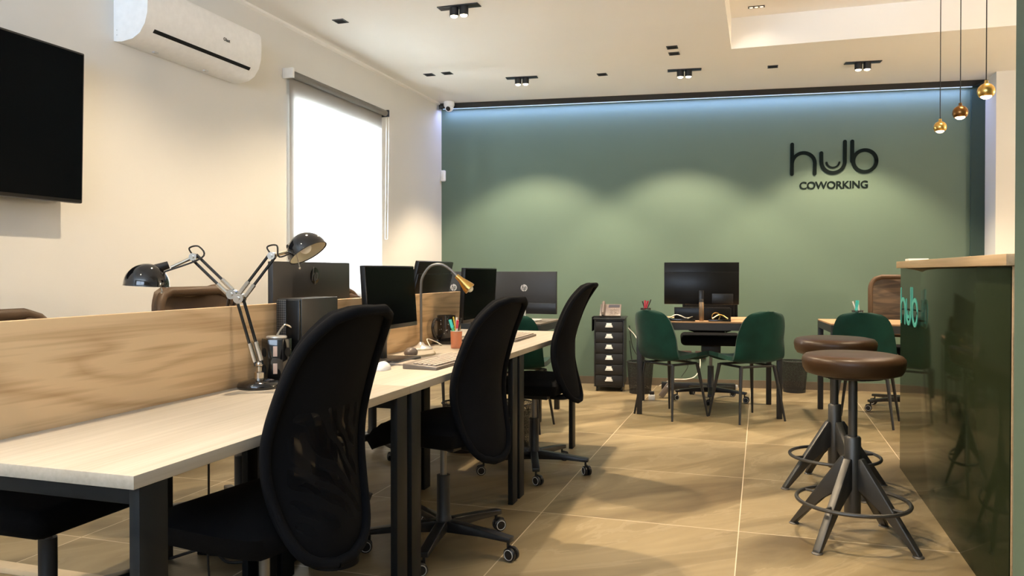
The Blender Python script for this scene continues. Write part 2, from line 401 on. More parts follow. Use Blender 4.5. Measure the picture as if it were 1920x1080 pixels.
# front wall behind the camera with shopfront opening
m = MB(); m.box(-3.19, -2.2, 0, -2.6, -2, CZ); m.box(.6, -2.2, 0, 4.2, -2, CZ); m.box(-2.6, -2.2, 2.6, .6, -2, CZ); m.box(-2.6, -2.2, 0, .6, -2, 1.6)
struct(m.build('wall_front', 'white_paint'))
m = MB()
for a in ((-2.6, 1.6, .6, 1.66), (-2.6, 2.54, .6, 2.6), (-2.6, 1.6, -2.54, 2.6), (.54, 1.6, .6, 2.6), (-1.03, 1.6, -.97, 2.6)): m.box(a[0], -2.13, a[1], a[2], -2.07, a[3], .004)
wf = struct(m.build('window_2', 'black_metal')); MB().box(-2.54, -2.103, 1.66, .54, -2.097, 2.54).build('pane', 'tinted_glass', wf)
# cornice bead + left skirting
m = MB(); m.prism([(-3.19, CZ), (-3.165, CZ), (-3.17, CZ-.012), (-3.19, CZ-.02)], 0, 9.6, RX(90) @ T(0, 0, 0)); 
m.b.free(); m = MB()
a = [(-3.19, CZ), (-3.163, CZ), (-3.168, CZ-.014), (-3.19, CZ-.022)]
v0 = [m.b.verts.new((x, -2, z)) for x, z in a]; v1 = [m.b.verts.new((x, 7.50, z)) for x, z in a]
for i in range(4): m.b.faces.new((v0[i], v0[(i+1) % 4], v1[(i+1) % 4], v1[i]))
m.b.faces.new(v0); m.b.faces.new(v1[::-1]); struct(m.build('trim_3', 'ceiling_paint'))
m = MB(); m.box(-3.19, -2, 0, -3.176, 7.55, .075); struct(m.build('baseboard_left', 'skirting'))

# LED wall washer light under the black profile
lx = 1.828; mid = ((-3.15+lx)/2, wy((-3.15+lx)/2)-.068)
o = area('led_strip_light', (mid[0], mid[1], 2.808), (lx+3.15, .03), (radians(6), 0, WANG), (.40, .50, 1), LED_W)
m = MB(); m.prism([(-3.15, wy(-3.15)-.062), (lx, wy(lx)-.062), (lx, wy(lx)-.046), (-3.15, wy(-3.15)-.046)], 2.811, 2.8152)
tag(m.build('led_strip', 'led_glow'), 'thin cool blue LED strip along the top of the green wall', 'light strip')

# ------------------------------------------------------------ ceiling lights
def spot(name, loc, power, parent, size, blend, tilt=(0, 0), color=WARM, rad=.025):
    l = bpy.data.lights.new(name, 'SPOT'); l.energy = power; l.color = color; l.spot_size = radians(size); l.spot_blend = blend; l.shadow_soft_size = rad
    o = bpy.data.objects.new(name, l); COL.objects.link(o); o.location = loc; o.rotation_euler = (radians(tilt[0]), radians(tilt[1]), 0); o.parent = parent; return o
def double_spot(label, x, y, rz, power, size=132, blend=.5, tilt=(0, 0), aisle=None):
    t = thing('ceiling_spotlight', label, 'ceiling light', (x, y, CZ), rz, 'twin head ceiling spotlights')
    MB().box(-.142, -.038, -.006, .142, .038, .0, .001).build('plate', 'black_metal', t)
    for s in (-1, 1):
        h = MB().lathe([(.0, -.004), (.029, -.004), (.030, -.008), (.030, -.062), (.026, -.062), (.024, -.05), (0, -.05)], (s*.034, 0, 0), 28).build('spot_head', 'black_metal', t)
        MB().lathe([(0, -.072), (.012, -.0705), (.021, -.066), (.0245, -.060), (0, -.058)], (s*.034, 0, 0), 20).build('lens', 'lens_glow', h)
        if aisle and s > 0: spot('spot_lamp', (s*.034, 0, -.076), aisle, t, 74, 1.0, (0, -34))   # this head is turned to the aisle floor
        else: spot('spot_lamp', (s*.034, 0, -.076), power/2, t, size, blend, tilt)
    return t
double_spot('nearest and largest twin-head black ceiling spotlight, above the desks', -1.895, 4.805, 0, SPOT_W*1.0, aisle=SPOT_W*.85)
double_spot('twin-head black spotlight near the green wall on the left, closest to the security camera', -2.05, 6.73, WANG, WALL_SPOT_W, 97, .4, (9, 0))
double_spot('twin-head black spotlight in the middle of the row along the green wall', -.636, 6.9, WANG, WALL_SPOT_W, 97, .4, (9, 0))
double_spot('rightmost twin-head black spotlight, above the hub lettering', .80, 7.10, WANG, WALL_SPOT_W, 97, .4, (9, 0))
double_spot('twin-head black ceiling spotlight over the near end of the desks', -1.95, 2.9, 0, SPOT_W*.82, aisle=SPOT_W*.75)
double_spot('twin-head black ceiling spotlight in front of the television', -1.95, .9, 0, SPOT_W*.3, aisle=SPOT_W*.85)
def square_dl(label, x, y, s=.042, group='small square black recessed downlights'):
    t = thing('recessed_downlight', label, 'ceiling light', (x, y, CZ), 0, group)
    m = MB()
    for a in ((-s, -s, s, -s+.008), (-s, s-.008, s, s), (-s, -s+.008, -s+.008, s-.008), (s-.008, -s+.008, s, s-.008)): m.box(a[0], a[1], -.004, a[2], a[3], 0)
    m.build('frame', 'black_metal', t)
    MB().box(-s+.008, -s+.008, -.0015, s-.008, s-.008, -.0005).build('reflector', 'dark_hole', t)
square_dl('single square black downlight nearest the air conditioner', -2.79, 4.835)
square_dl('left one of the pair of square black downlights above the window end', -2.80, 6.386)
square_dl('right one of the pair of square black downlights above the window end', -2.63, 6.386)
square_dl('nearer one of the two stacked square black downlights by the ceiling recess', -.663, 6.18)
square_dl('farther one of the two stacked square black downlights by the ceiling recess', -.667, 6.36)
square_dl('single square black downlight between the left and middle spotlights by the green wall', -1.342, 6.84)
square_dl('single square black downlight between the middle and right spotlights by the green wall', .089, 7.02)
t = thing('triple_downlight', 'black rectangular recessed downlight with three small lenses, inside the ceiling recess', 'ceiling light', (-.04, 6.15, RZT), 0)
m = MB(); m.box(-.06, -.022, -.004, .06, .022, 0); m.build('frame', 'black_metal', t)
for i in (-1, 0, 1): MB().lathe([(0, -.0065), (.012, -.006), (.014, -.0045), (0, -.0042)], (i*.037, 0, 0), 14).build('lens', 'lens_dim', t)
spot('recess_lamp', (-.04, 5.0, -.02), 1, t, 140, .5)
bpy.data.objects['recess_lamp'].location = (0, 0, -.02)
# light fittings out of view, the last two added for brightness
t = double_spot('twin-head black spotlight inside the ceiling recess over the bar', 1.12, 4.0, 0, SPOT_W*.28, 84, .6); t.location.z = RZT
t = double_spot('added twin-head black spotlight inside the ceiling recess, brightening the near aisle', .12, 3.0, 0, SPOT_W*.75, 46, .45); t.location.z = RZT  # unseen fitting added to light the aisle floor
double_spot('added twin-head black spotlight out of view, brightening the white wall right of the green wall', 3.3, 6.9, 0, SPOT_W*1.0, 125, .9)  # unseen fitting added to brighten the white passage wall

# pendants
def pendant(label, x, y, z, r, mt):
    t = thing('pendant_lamp', label, 'pendant lamp', (x, y, RZT), 0, 'small ball pendant lamps over the bar')
    MB().lathe([(0, 0), (.03, 0), (.03, -.015), (.006, -.02), (0, -.02)]).build('canopy', 'black_metal', t)
    MB().tube([(0, 0, -.018), (0, 0, z+r-RZT)], .0022, 6).build('cord', 'cable_black', t)
    zc = z-RZT
    prof = [(r*sin(a), zc+r*cos(a)) for a in [radians(k) for k in range(0, 131, 10)]]
    prof = [(0, zc+r+.012), (.007, zc+r+.012), (.008, zc+r)]+prof[2:]+[(r*.68, zc-r*.55), (0, zc-r*.45)]
    MB().lathe(prof, seg=28).build('ball', mt, t)
    MB().lathe([(0, zc-r*.98), (r*.35, zc-r*.9), (r*.6, zc-r*.72), (r*.62, zc-r*.6), (0, zc-r*.55)], seg=20).build('bulb', 'pendant_glow', t)
    spot('pendant_light', (0, 0, zc-r-.012), 5, t, 150, .5)
pendant('leftmost and lowest-looking brass ball pendant lamp on a thin cord', .9, 4.64, 1.893, .032, 'brass')
pendant('middle pendant lamp with a darker bronze ball', .9, 4.20, 1.885, .034, 'dark_brass')
pendant('rightmost and nearest brass ball pendant lamp, in front of the end of the green wall', .9, 3.75, 1.888, .034, 'brass')

t = thing('pendant_lamp', 'brass ball pendant lamp over the reception seat, far right behind the counter', 'pendant lamp', (3.3, 4.6, CZ), 0, 'small ball pendant lamps over the bar')
MB().lathe([(0, 0), (.03, 0), (.03, -.015), (.006, -.02), (0, -.02)]).build('canopy', 'black_metal', t)
MB().tube([(0, 0, -.018), (0, 0, -1.03)], .0022, 6).build('cord', 'cable_black', t)
MB().sphere((0, 0, -1.06), .034).build('ball', 'brass', t)
l = bpy.data.lights.new('pendant_light', 'POINT'); l.energy = 75; l.color = WARM; l.shadow_soft_size = .05
o = bpy.data.objects.new('pendant_light', l); COL.objects.link(o); o.parent = t; o.location = (0, 0, -1.17)

# ------------------------------------------------------------ left wall things
# air conditioner
t = thing('air_conditioner', 'white split air conditioner mounted high on the left wall', 'air conditioner', (-3.19, 3.715, 2.32))
def acprof(d=0): return [(0, 0), (.05, -.006), (.12, .004), (.165, .03), (.197, .075), (.213, .13), (.217, .20), (.213, .27), (.20, .288), (.02, .29), (0, .288)]
m = MB(); P = acprof(); ya, yb = -.475, .475
v0 = [m.b.verts.new((x, ya, z)) for x, z in P]; v1 = [m.b.verts.new((x, yb, z)) for x, z in P]
for i in range(len(P)): m.b.faces.new((v0[i], v0[(i+1) % len(P)], v1[(i+1) % len(P)], v1[i]))
m.b.faces.new(v0); m.b.faces.new(v1[::-1]); m.build('housing', 'white_plastic', t, ang=50)
m = MB(); m.prism([(.1915, .0650), (.1795, .0478), (.176, .052), (.187, .068)], -.40, .40, mx=Matrix(((1, 0, 0, 0), (0, 0, 1, 0), (0, 1, 0, 0), (0, 0, 0, 1)))); 
m.build('air_slot', 'dark_hole', t)
m = MB()
for yy in (-.27, .13): m.box(.055, yy, -.010, .072, yy+.03, -.003)
m.build('flap_clip', 'grey_white', t)
text_mesh('Olast', .027, .0005, T(.2185, .14, .15) @ RZ(90) @ RX(90), 'maker_lettering', 'phone_dark', t, .0004)
for i, (yy, zz) in enumerate(((.02, .03), (.02, .055))): MB().lathe([(0, 0), (.003, 0), (.003, .001), (0, .001)], (0, 0, 0), 10, mx=T(yy, -.4755, zz) @ RX(90)).build('screw', 'grey_white', t)
# TV
t = thing('television', 'large flat black television mounted on the left wall under the air conditioner', 'television', (-3.19, 2.3, 1.45))
tv = Matrix.Translation((.135, 0, 0)) @ RY(1.5)
MB().box(-.04, -.61, 0, .0, .61, .705, .006, mx=tv).build('body', 'black_plastic', t)
MB().box(.0005, -.60, .017, .002, .60, .695, mx=tv).build('screen', 'screen', t)
m = MB(); m.box(.003, -.2, .2, .012, .2, .5); m.box(.012, -.17, .25, .09, -.13, .45); m.box(.012, .13, .25, .09, .17, .45); m.box(.09, -.2, .15, .107, .2, .5); m.build('wall_bracket', 'black_metal', t)
# roller blind
t = thing('roller_blind', 'grey roller blind with a dark tube pulled down over the bright window', 'blind', (-3.19, 4.76, 2.515))
MB().tube([(.05, .0, 0), (.05, 1.445, 0)], .026, 20).build('roller_tube', 'grey_fabric', t)
MB().box(.0, -.028, -.035, .085, -.006, .035, .003).build('bracket', 'white_plastic', t)
MB().box(.0, 1.452, -.03, .08, 1.468, .03, .003).build('bracket', 'black_plastic', t)
MB().box(.0245, .02, -1.62, .0255, 1.425, 0).build('fabric', 'blind_fabric', t)
MB().tube([(.026, .02, -1.625), (.026, 1.425, -1.625)], .012, 12).build('bottom_bar', 'grey_fabric', t)
m = MB(); m.tube([(.045, 1.477, 0), (.03, 1.477, -1.1)], .002, 6); m.tube([(.07, 1.477, 0), (.055, 1.477, -1.1), (.03, 1.477, -1.1)], .002, 6); m.build('bead_chain', 'grey_white', t)
# security camera dome
t = thing('security_camera', 'white dome security camera on the ceiling in the left corner', 'security camera', (-3.055, 7.47, CZ))
MB().lathe([(0, 0), (.052, 0), (.055, -.012), (.055, -.035), (.05, -.05), (0, -.05)]).build('base', 'white_plastic', t)
MB().sphere((0, 0, -.058), .045).build('dome', 'white_plastic', t)
MB().lathe([(0, .05), (.016, .05), (.022, .045), (.024, .038), (0, .036)], (0, 0, 0), 20, mx=T(.004, -.004, -.062) @ RX(115)).build('lens', 'gloss_black', t)
MB().lathe([(0, 0), (.016, 0), (.016, .03), (0, .03)], (-.075, -.02, -.052), 14, mx=None).build('sensor_eye', 'black_plastic', t)
t = thing('motion_sensor', 'small white motion sensor on the corner of the green wall', 'sensor', (-3.165, wy(-3.165)-.002, 2.07))
MB().box(-.024, -.04, 0, .028, 0, .115, .012, seg=3).build('housing', 'white_plastic', t)
MB().box(-.012, -.043, .02, .014, -.0395, .075, .001).build('window_lens', 'paper', t)

# ------------------------------------------------------------ wall logo
def arc(cx, cy, r, a0, a1, n=24): return [(cx+r*cos(radians(a0+(a1-a0)*k/n)), cy+r*sin(radians(a0+(a1-a0)*k/n))) for k in range(n+1)]
def hub(name, m_, parent, mx, h):
    # pixel layout of the photo logo in units 1 = logo width (crop 172..838 wide, y up)
    u = 1/666.
    def P(x, y): return ((x-172)*u, (436-y)*u)
    def A(x, y, r, a0, a1, n=24): X, Y = P(x, y); return arc(X, Y, r*u, a0, a1, n)
    w_ = 28*u
    let = []
    let.append([([P(188, 182), P(187, 422)], w_), (([P(188, 330)] and A(275, 340, 87, 175, 0))+[P(361, 422)], w_)])
    let.append([([P(411, 258), P(411, 330)]+A(500, 330, 88, 180, 360)+[P(588, 172)], w_), (A(499, 328, 49, 190, 350, 14), 14*u)])
    let.append([([P(643, 172), P(643, 330)], w_), (A(737, 330, 86, 0, 360, 40), w_)])
    for strokes, nm in zip(let, ('letter_h', 'letter_u', 'letter_b')):
        m = MB()
        for k, (pts, ww) in enumerate(strokes): m.stroke(pts, ww, 0, h+.0001*k, mx)
        m.build(nm, m_, parent)
wa = math.degrees(WANG)
lxc = .26
t = thing('wall_sign', 'black hub COWORKING lettering on the green back wall', 'sign', (lxc, wy(lxc)-.001, 2.0), WANG)
S_ = .79
mx = Matrix.Diagonal((S_, S_, 1, 1)); mx = T(0, 0, .045) @ RX(90) @ mx
hub('wall', 'logo_black', t, mx, .012)
text_mesh('COWORKING', .098, .004, T(.394, -.004, -.083) @ RX(90) @ Matrix.Diagonal((1, 1, 1, 1)), 'coworking_lettering', 'logo_black', t, .0022, .97)

# ------------------------------------------------------------ bench desks
def bench_desk(label, x0, x1, y0, y1, legs_x, near):
    """top between x0..x1; legs along both sides"""
    t = thing('desk', label, 'desk', (x0, y0, 0), 0, 'joined bench desks')
    W, L = x1-x0, y1-y0
    MB().box(0, .001, .713, W, L-.001, .74, .0015).build('tabletop', 'desk_wood', t)
    for yy in (.017, L-.095):
        for xx in legs_x: MB().box(xx, yy, 0, xx+.025, yy+.077, .7125, .002).build('leg', 'desk_leg_metal', t)
        MB().box(legs_x[0]+.0255, yy+.01, .675, legs_x[1]-.0005, yy+.067, .7125, .002).build('rail', 'desk_leg_metal', t)
    MB().box(W*.5-.02, .088, .676, W*.5+.02, L-.088, .71, .002).build('beam', 'desk_leg_metal', t)
    return t
DX0, DX1 = -1.68, -1.138
ys = [1.197, 2.430, 3.688, 4.947]
names = ['near', 'middle', 'far']
fl = ['nearest pale wood bench desk with an empty top and a sharp front corner', 'middle pale wood bench desk holding the gooseneck lamp and tan keyboard', 'farthest pale wood bench desk ending beside the third black chair']
bl = ['pale wood desk behind the divider, nearest the television', 'pale wood desk behind the divider carrying the monitor with the dark round logo', 'pale wood desk behind the divider, farthest along, under the window']
for i in range(3):
    bench_desk(fl[i], DX0, DX1, ys[i], ys[i+1], (.0, DX1-DX0-.027), 0)
    bench_desk(bl[i], -2.265, -1.715, ys[i], ys[i+1], (.035, .52), 0)
dl = ['near oak panel of the desk divider, in front of the television', 'middle oak panel of the desk divider, behind the computer tower', 'far oak panel of the desk divider, behind the black mug']
t = thing('desk_divider', 'long oak privacy divider standing between the two rows of desks', 'divider', (-1.6985, 1.20, 0))
m = MB(); m.box(-.0125, 0, .66, .0125, 3.10, 1.013, .0015); m.build('panel', 'divider_wood', t)
for yy in (.3, 1.5, 2.8): MB().box(-.01, yy, .69, .01, yy+.05, .74).build('bracket', 'black_metal', t)
bpy.data.objects.remove(t.children[1]); 
for ch in list(t.children):
    if ch.name.startswith('bracket'): bpy.data.objects.remove(ch)

# ------------------------------------------------------------ office chair (curved back)
def caster(m, x, y, wob, parent):
    pass
def star_base(t, R=.31, rot=0, hub_z=.10, ring=True, top=.42, n=5):
    MB().lathe([(0, .075), (.035, .075), (.038, .10), (.03, .135), (.027, .14), (.027, .30), (0, .30)], seg=20).build('gas_column', 'black_metal', t)
    MB().lathe([(0, .295), (.014, .295), (.014, top), (0, top)], seg=16).build('piston', 'steel', t)
    for k in range(n):
        a = rot+2*pi*k/n; ca, sa = cos(a), sin(a)
        mx = Matrix.Rotation(a, 4, 'Z')
        m = MB(); m.prism([(.02, .115), (.05, .118), (R*.6, .105), (R+.005, .092), (R+.005, .072), (R*.6, .078), (.02, .07)], -.02, .02, mx=mx @ RX(90), bev=.004)
        leg = m.build('leg', 'black_plastic', t)
        b = a+random.uniform(-1.2, 1.2); mz = T((R-.012)*ca, (R-.012)*sa, 0) @ Matrix.Rotation(b, 4, 'Z')
        m = MB(); m.lathe([(0, .05), (.006, .05), (.006, .085), (0, .085)], seg=8, mx=mz)
        for s in (-1, 1):
            m.lathe([(0, 0), (.020, 0), (.0265, .003), (.0265, .013), (.022, .017), (0, .017)], seg=20, mx=mz @ T(.015, s*.004, .0265) @ RX(90 if s < 0 else -90))
        m.prism([(-.004, .03), (.012, .03), (.04, .036), (.035, .052), (.012, .058), (-.004, .058)], -.004, .004, mx=mz @ RX(90))
        c = m.build('caster', 'black_plastic', leg)
        if ring:
            for s in (-1, 1):
                m = MB(); q = T(.015, s*.004+s*.0168, .0265); n0 = len(m.b.verts); m.ring((0, 0, 0), .0195, .0018, 24, 6, 'Y'); bmesh.ops.transform(m.b, matrix=mz @ q, verts=list(m.b.verts)[n0:])
                m.build('wheel_rim', 'grey_white', leg)
    return t
back_w = smooth_tab([(.0, .03), (.03, .09), (.09, .13), (.2, .158), (.35, .175), (.5, .178), (.65, .170), (.78, .160), (.88, .145), (.95, .118), (.985, .095), (1.0, .055)])
back_y = smooth_tab([(0, -.035), (.1, -.028), (.25, -.010), (.4, 0), (.55, -.008), (.75, -.045), (.9, -.085), (1, -.12)])
def curved_chair(label, loc, heading, rot, z0=.415, z1=1.035, ztop=.55, bmat='chair_back_solid'):
    """heading: direction the sitter looks, degrees from +x"""
    t = thing('office_chair', label, 'chair', (loc[0], loc[1], 0), radians(heading-90), 'black high-back office chairs along the bench')
    star_base(t, .31, rot, top=.44)
    def f(u, v):
        U = u*2-1; wv = lerp_tab(back_w, v); return Vector((U*wv, -.225+lerp_tab(back_y, v)+.055*(abs(U)*wv/.178)**2, z0+(z1-z0)*v))
    m = MB(); m.grid(f, 20, 48, -.028); bk = m.build('backrest', bmat, t, ang=60)
    # padded edge of the back
    pts = [f(0, k/40) for k in range(41)]+[f(1, k/40) for k in range(40, -1, -1)]
    pts = [p+Vector((0, -.006, 0)) for p in pts]; pts.append(pts[0])
    m = MB(); m.tube(pts, .014, 10, cap=False); m.build('edge_padding', 'black_fabric', bk)
    # spine behind, seat
    m = MB(); m.tube(bez([(0, -.05, .43), (0, -.14, .425), (0, -.20, .435), (0, -.225, .47)], 6), .016, 10); m.build('back_support', 'black_metal', t)
    def top(u, v):
        x = (u*2-1)*.24; y = -.20+.44*v
        e = max(abs(u*2-1), abs(v*2-1)); drop = .035*e**6+(.05*max(0, v-.6)**2/.16)
        k = 1-.10*abs(v*2-1)**4; return Vector((x*k, y*(1-.05*abs(u*2-1)**4), ztop-drop))
    m = MB()
    n = 16; g = [[m.b.verts.new(top(i/n, j/n)) for i in range(n+1)] for j in range(n+1)]
    h = [[m.b.verts.new(Vector((v.co.x*.9, v.co.y*.93, min(v.co.z-.05, ztop-.09)))) for v in row] for row in g]
    for j in range(n):
        for i in range(n):
            m.b.faces.new((g[j][i], g[j][i+1], g[j+1][i+1], g[j+1][i])); m.b.faces.new((h[j][i], h[j+1][i], h[j+1][i+1], h[j][i+1]))
    for i in range(n):
        m.b.faces.new((g[0][i], h[0][i], h[0][i+1], g[0][i+1])); m.b.faces.new((g[n][i], g[n][i+1], h[n][i+1], h[n][i]))
        m.b.faces.new((g[i][0], g[i+1][0], h[i+1][0], h[i][0])); m.b.faces.new((g[i][n], h[i][n], h[i+1][n], g[i+1][n]))
    m.build('seat', 'seat_fabric', t, ang=70)
    m = MB(); m.box(-.07, -.10, .415, .07, .10, ztop-.088, .008); m.tube([(.07, .03, .435), (.23, .03, .435)], .006, 8); m.build('tilt_mechanism', 'black_metal', t)
    return t
def back_mesh(nt, out):
    d = nt.nodes.new('ShaderNodeBsdfPrincipled'); d.inputs['Base Color'].default_value = (.003, .0034, .0046, 1); d.inputs['Roughness'].default_value = .85; d.inputs['Specular IOR Level'].default_value = .12
    p = nt.nodes.new('ShaderNodeBsdfTransparent'); tc = nt.nodes.new('ShaderNodeTexCoord')
    sp = nt.nodes.new('ShaderNodeSeparateXYZ'); nt.links.new(tc.outputs['Object'], sp.inputs[0])
    def mr(src, a, b_, c, d_):
        n = nt.nodes.new('ShaderNodeMapRange'); n.inputs['From Min'].default_value = a; n.inputs['From Max'].default_value = b_; n.inputs['To Min'].default_value = c; n.inputs['To Max'].default_value = d_; nt.links.new(src, n.inputs['Value']); return n.outputs[0]
    def mul(a_, b_):
        n = nt.nodes.new('ShaderNodeMath'); n.operation = 'MULTIPLY'
        nt.links.new(a_, n.inputs[0])
        if isinstance(b_, float): n.inputs[1].default_value = b_
        else: nt.links.new(b_, n.inputs[1])
        return n.outputs[0]
    ab = nt.nodes.new('ShaderNodeMath'); ab.operation = 'ABSOLUTE'; nt.links.new(sp.outputs['X'], ab.inputs[0])
    wv = nt.nodes.new('ShaderNodeTexWave'); wv.bands_direction = 'DIAGONAL'; wv.inputs['Scale'].default_value = 9; wv.inputs['Distortion'].default_value = 5; wv.inputs['Detail'].default_value = 1; nt.links.new(tc.outputs['Object'], wv.inputs[0])
    f = mul(mul(mr(sp.outputs['Z'], .80, .74, 0, 1), mr(sp.outputs['Z'], .48, .62, 0, 1)), mr(ab.outputs[0], .13, .10, 0, 1))
    class Q: pass
    m3 = Q(); m3.outputs = [mul(mul(f, mr(wv.outputs['Fac'], .3, .8, .08, 1)), .38)]
    a = nt.nodes.new('ShaderNodeMixShader'); nt.links.new(m3.outputs[0], a.inputs[0]); nt.links.new(d.outputs[0], a.inputs[1]); nt.links.new(p.outputs[0], a.inputs[2]); nt.links.new(a.outputs[0], out.inputs[0])
special('chair_mesh_back', back_mesh)
curved_chair('nearest black high-back office chair with a see-through mesh back', (-1.245, 1.76), 171, .3, bmat='chair_mesh_back')
curved_chair('middle black high-back office chair between the nearest and the farthest ones', (-1.235, 2.955), 167, -.25, z0=.395, z1=1.02)
curved_chair('farthest black high-back office chair, at the far end of the bench', (-1.225, 4.26), 178, -.28, z0=.415, z1=1.055)

# padded task chairs
def padded_chair(label, loc, heading, rot, cat_group, back_mat='leather_brown', seat_mat='seat_fabric', bw=.22, z0=.56, z1=1.03, ztop=.53, seatw=.25, mesh=False, name='task_chair'):
    t = thing(name, label, 'chair', (loc[0], loc[1], 0), radians(heading-90), cat_group)
    star_base(t, .31, rot, top=.44)
    c = .11
    def f(u, v):
        U = u*2-1; z = z0+(z1-z0)*v; d = min(v, 1-v)*(z1-z0)
        k = 1 if d > c else sqrt(max(0, 1-((c-d)/c)**2)); wv = (bw-c*.8)+c*.8*k
        return Vector((U*wv, -.235-.05*v*v+.05*U*U+.02*sin(pi*v), z))
    m = MB(); m.grid(f, 16, 28, -.045 if not mesh else -.008); bk = m.build('backrest', back_mat, t, ang=60)
    pts = [f(0, k/28) for k in range(29)]+[f(1, k/28) for k in range(28, -1, -1)]; pts.append(pts[0])
    m = MB(); m.tube([p+Vector((0, -.01, 0)) for p in pts], .022 if not mesh else .02, 10, cap=False); m.build('edge_padding', back_mat if not mesh else 'leather_brown', bk)
    m = MB(); m.box(-seatw, -.24, ztop-.085, seatw, .25, ztop, .038, seg=4); m.build('seat', seat_mat, t, ang=60)
    m = MB(); m.box(-.08, -.1, min(.415, ztop-.12), .08, .1, ztop-.082, .01); m.build('tilt_mechanism', 'black_metal', t)
    m = MB(); m.tube(bez([(0, -.08, .43), (0, -.24, .44), (0, -.295, .52), (0, -.29, .75)], 6), .02, 10); m.build('back_support', 'black_plastic', t)
    return t
g_ = 'padded office chairs on the window side of the bench'
padded_chair('padded chair on the window side nearest the television, mostly hidden by the divider', (-2.12, 1.88), 0, .5, g_, z1=.985, z0=.50, ztop=.47)
padded_chair('padded brown-topped chair rising above the divider between the two black lamp arms', (-2.24, 2.99), 0, .2, g_, z1=1.04, bw=.25)
padded_chair('padded chair on the window side, farthest along, hidden behind the monitors', (-2.33, 4.42), 0, .9, g_, z1=1.0)
padded_chair('black padded office chair behind the back desk, against the green wall', (-.42, 7.08), -84, .25, None, 'seat_fabric', z0=.60, z1=.95, ztop=.58, seatw=.26)
def bm(nt, out):
    d = nt.nodes.new('ShaderNodeBsdfPrincipled'); d.inputs['Roughness'].default_value = .6
    tc = nt.nodes.new('ShaderNodeTexCoord'); mp = nt.nodes.new('ShaderNodeMapping'); mp.inputs['Scale'].default_value = (2, 2, 14); nt.links.new(tc.outputs['Object'], mp.inputs[0])
    n = nt.nodes.new('ShaderNodeTexNoise'); n.inputs['Scale'].default_value = 1.6; n.inputs['Distortion'].default_value = 1.5; nt.links.new(mp.outputs[0], n.inputs[0])
    r = nt.nodes.new('ShaderNodeValToRGB'); r.color_ramp.elements[0].position = .4; r.color_ramp.elements[1].position = .68; r.color_ramp.elements[0].color = (.035, .02, .01, 1); r.color_ramp.elements[1].color = (.12, .075, .04, 1)
    nt.links.new(n.outputs['Fac'], r.inputs[0]); nt.links.new(r.outputs[0], d.inputs['Base Color']); nt.links.new(d.outputs[0], out.inputs[0])
special('brown_mesh_back', bm)
padded_chair('brown mesh-back office chair behind the right-hand table, beside the counter', (1.12, 7.02), -95, .5, None, 'brown_mesh_back', z0=.60, z1=1.085, ztop=.52, bw=.255, mesh=True, name='mesh_chair')

# ------------------------------------------------------------ green shell chairs
prof = bez([(.235, .425, 0), (.20, .452, 0), (.08, .448, 0), (-.08, .437, 0), (-.165, .450, 0), (-.215, .52, 0), (-.245, .64, 0), (-.268, .76, 0), (-.282, .835, 0)], 6)
hw = smooth_tab([(0, .14), (.06, .19), (.25, .215), (.45, .225), (.6, .225), (.8, .205), (.93, .165), (.98, .12), (1, .06)])
def shell_chair(label, loc, heading):
    t = thing('velvet_chair', label, 'chair', (loc[0], loc[1], 0), radians(heading-90), 'dark green velvet shell chairs')
    N = len(prof)-1
    def f(u, v):
        U = u*2-1; i = min(int(v*N), N-1); q = v*N-i; p = prof[i].lerp(prof[i+1], q); wv = lerp_tab(hw, v)
        back = max(0, min(1, (v-.42)/.3)); y = p.x+.075*back*abs(U)**2.2*(1-.4*max(0, v-.75)/.25); z = p.y+.028*(1-back)*abs(U)**2.5
        return Vector((U*wv, y, z))
    m = MB(); m.grid(f, 16, 40, .030); sh = m.build('seat_shell', 'green_velvet', t, ang=70)
    m = MB(); 
    for s in (-1, 1): m.tube([(s*.14, .13, .414), (s*.14, -.13, .414)], .009, 8)
    m.tube([(-.15, .13, .414), (.15, .13, .414)], .009, 8); m.tube([(-.15, -.13, .414), (.15, -.13, .414)], .009, 8); m.build('under_frame', 'black_metal', t)
    for sx in (-1, 1):
        for sy in (-1, 1): MB().tube([(sx*.15, sy*.135, .415), (sx*.205, sy*.195, .0)], [.0145, .008], 12).build('leg', 'black_metal', t)
    return t
shell_chair('green velvet chair in front of the back desk, left one, facing right', (-.675, 6.24), 52)
shell_chair('green velvet chair in front of the back desk, right one, facing left', (-.105, 6.265), 128)
shell_chair('green velvet chair in front of the right-hand table, behind the stools', (.75, 6.36), 76)
shell_chair('green velvet chair in front of the dark far-left table, its back just above the bench', (-1.66, 5.40), 90)
shell_chair('green velvet chair at the left end of the far-left table, seen only under the bench', (-2.44, 5.66), 82)

# ------------------------------------------------------------ tables
def table(label, loc, rz, W, D, wood_, over=.0):
    t = thing('table', label, 'table', (loc[0], loc[1], 0), rz)
    MB().box(0, 0, .728, W, D, .74, .001).build('tabletop', wood_, t)
    m = MB(); m.box(.0, 0, .672, W, .025, .7275); m.box(0, D-.025, .672, W, D, .7275); m.box(0, .0255, .672, .025, D-.0255, .7275); m.box(W-.025, .0255, .672, W, D-.0255, .7275)
    m.build('apron', 'table_frame', t)
    for x in (0, W-.04):
        for y in (0, D-.04): MB().box(x, y, 0, x+.04, y+.04, .6715, .002).build('leg', 'black_metal', t)
    return t
TB = table('wooden back desk on black metal frame carrying the single monitor, before the green wall', (-.935, 6.195), WANG, 1.10, .70, 'table_wood')
TR = table('wooden table with black metal legs on the right, behind the bar stools', (.50, 6.29), WANG*.8, 1.15, .62, 'table_wood')
TL = table('dark topped table with two monitors at the far left, beyond the bench', (-2.78, 5.62), 0.01, 1.21, .62, 'dark_table_wood')

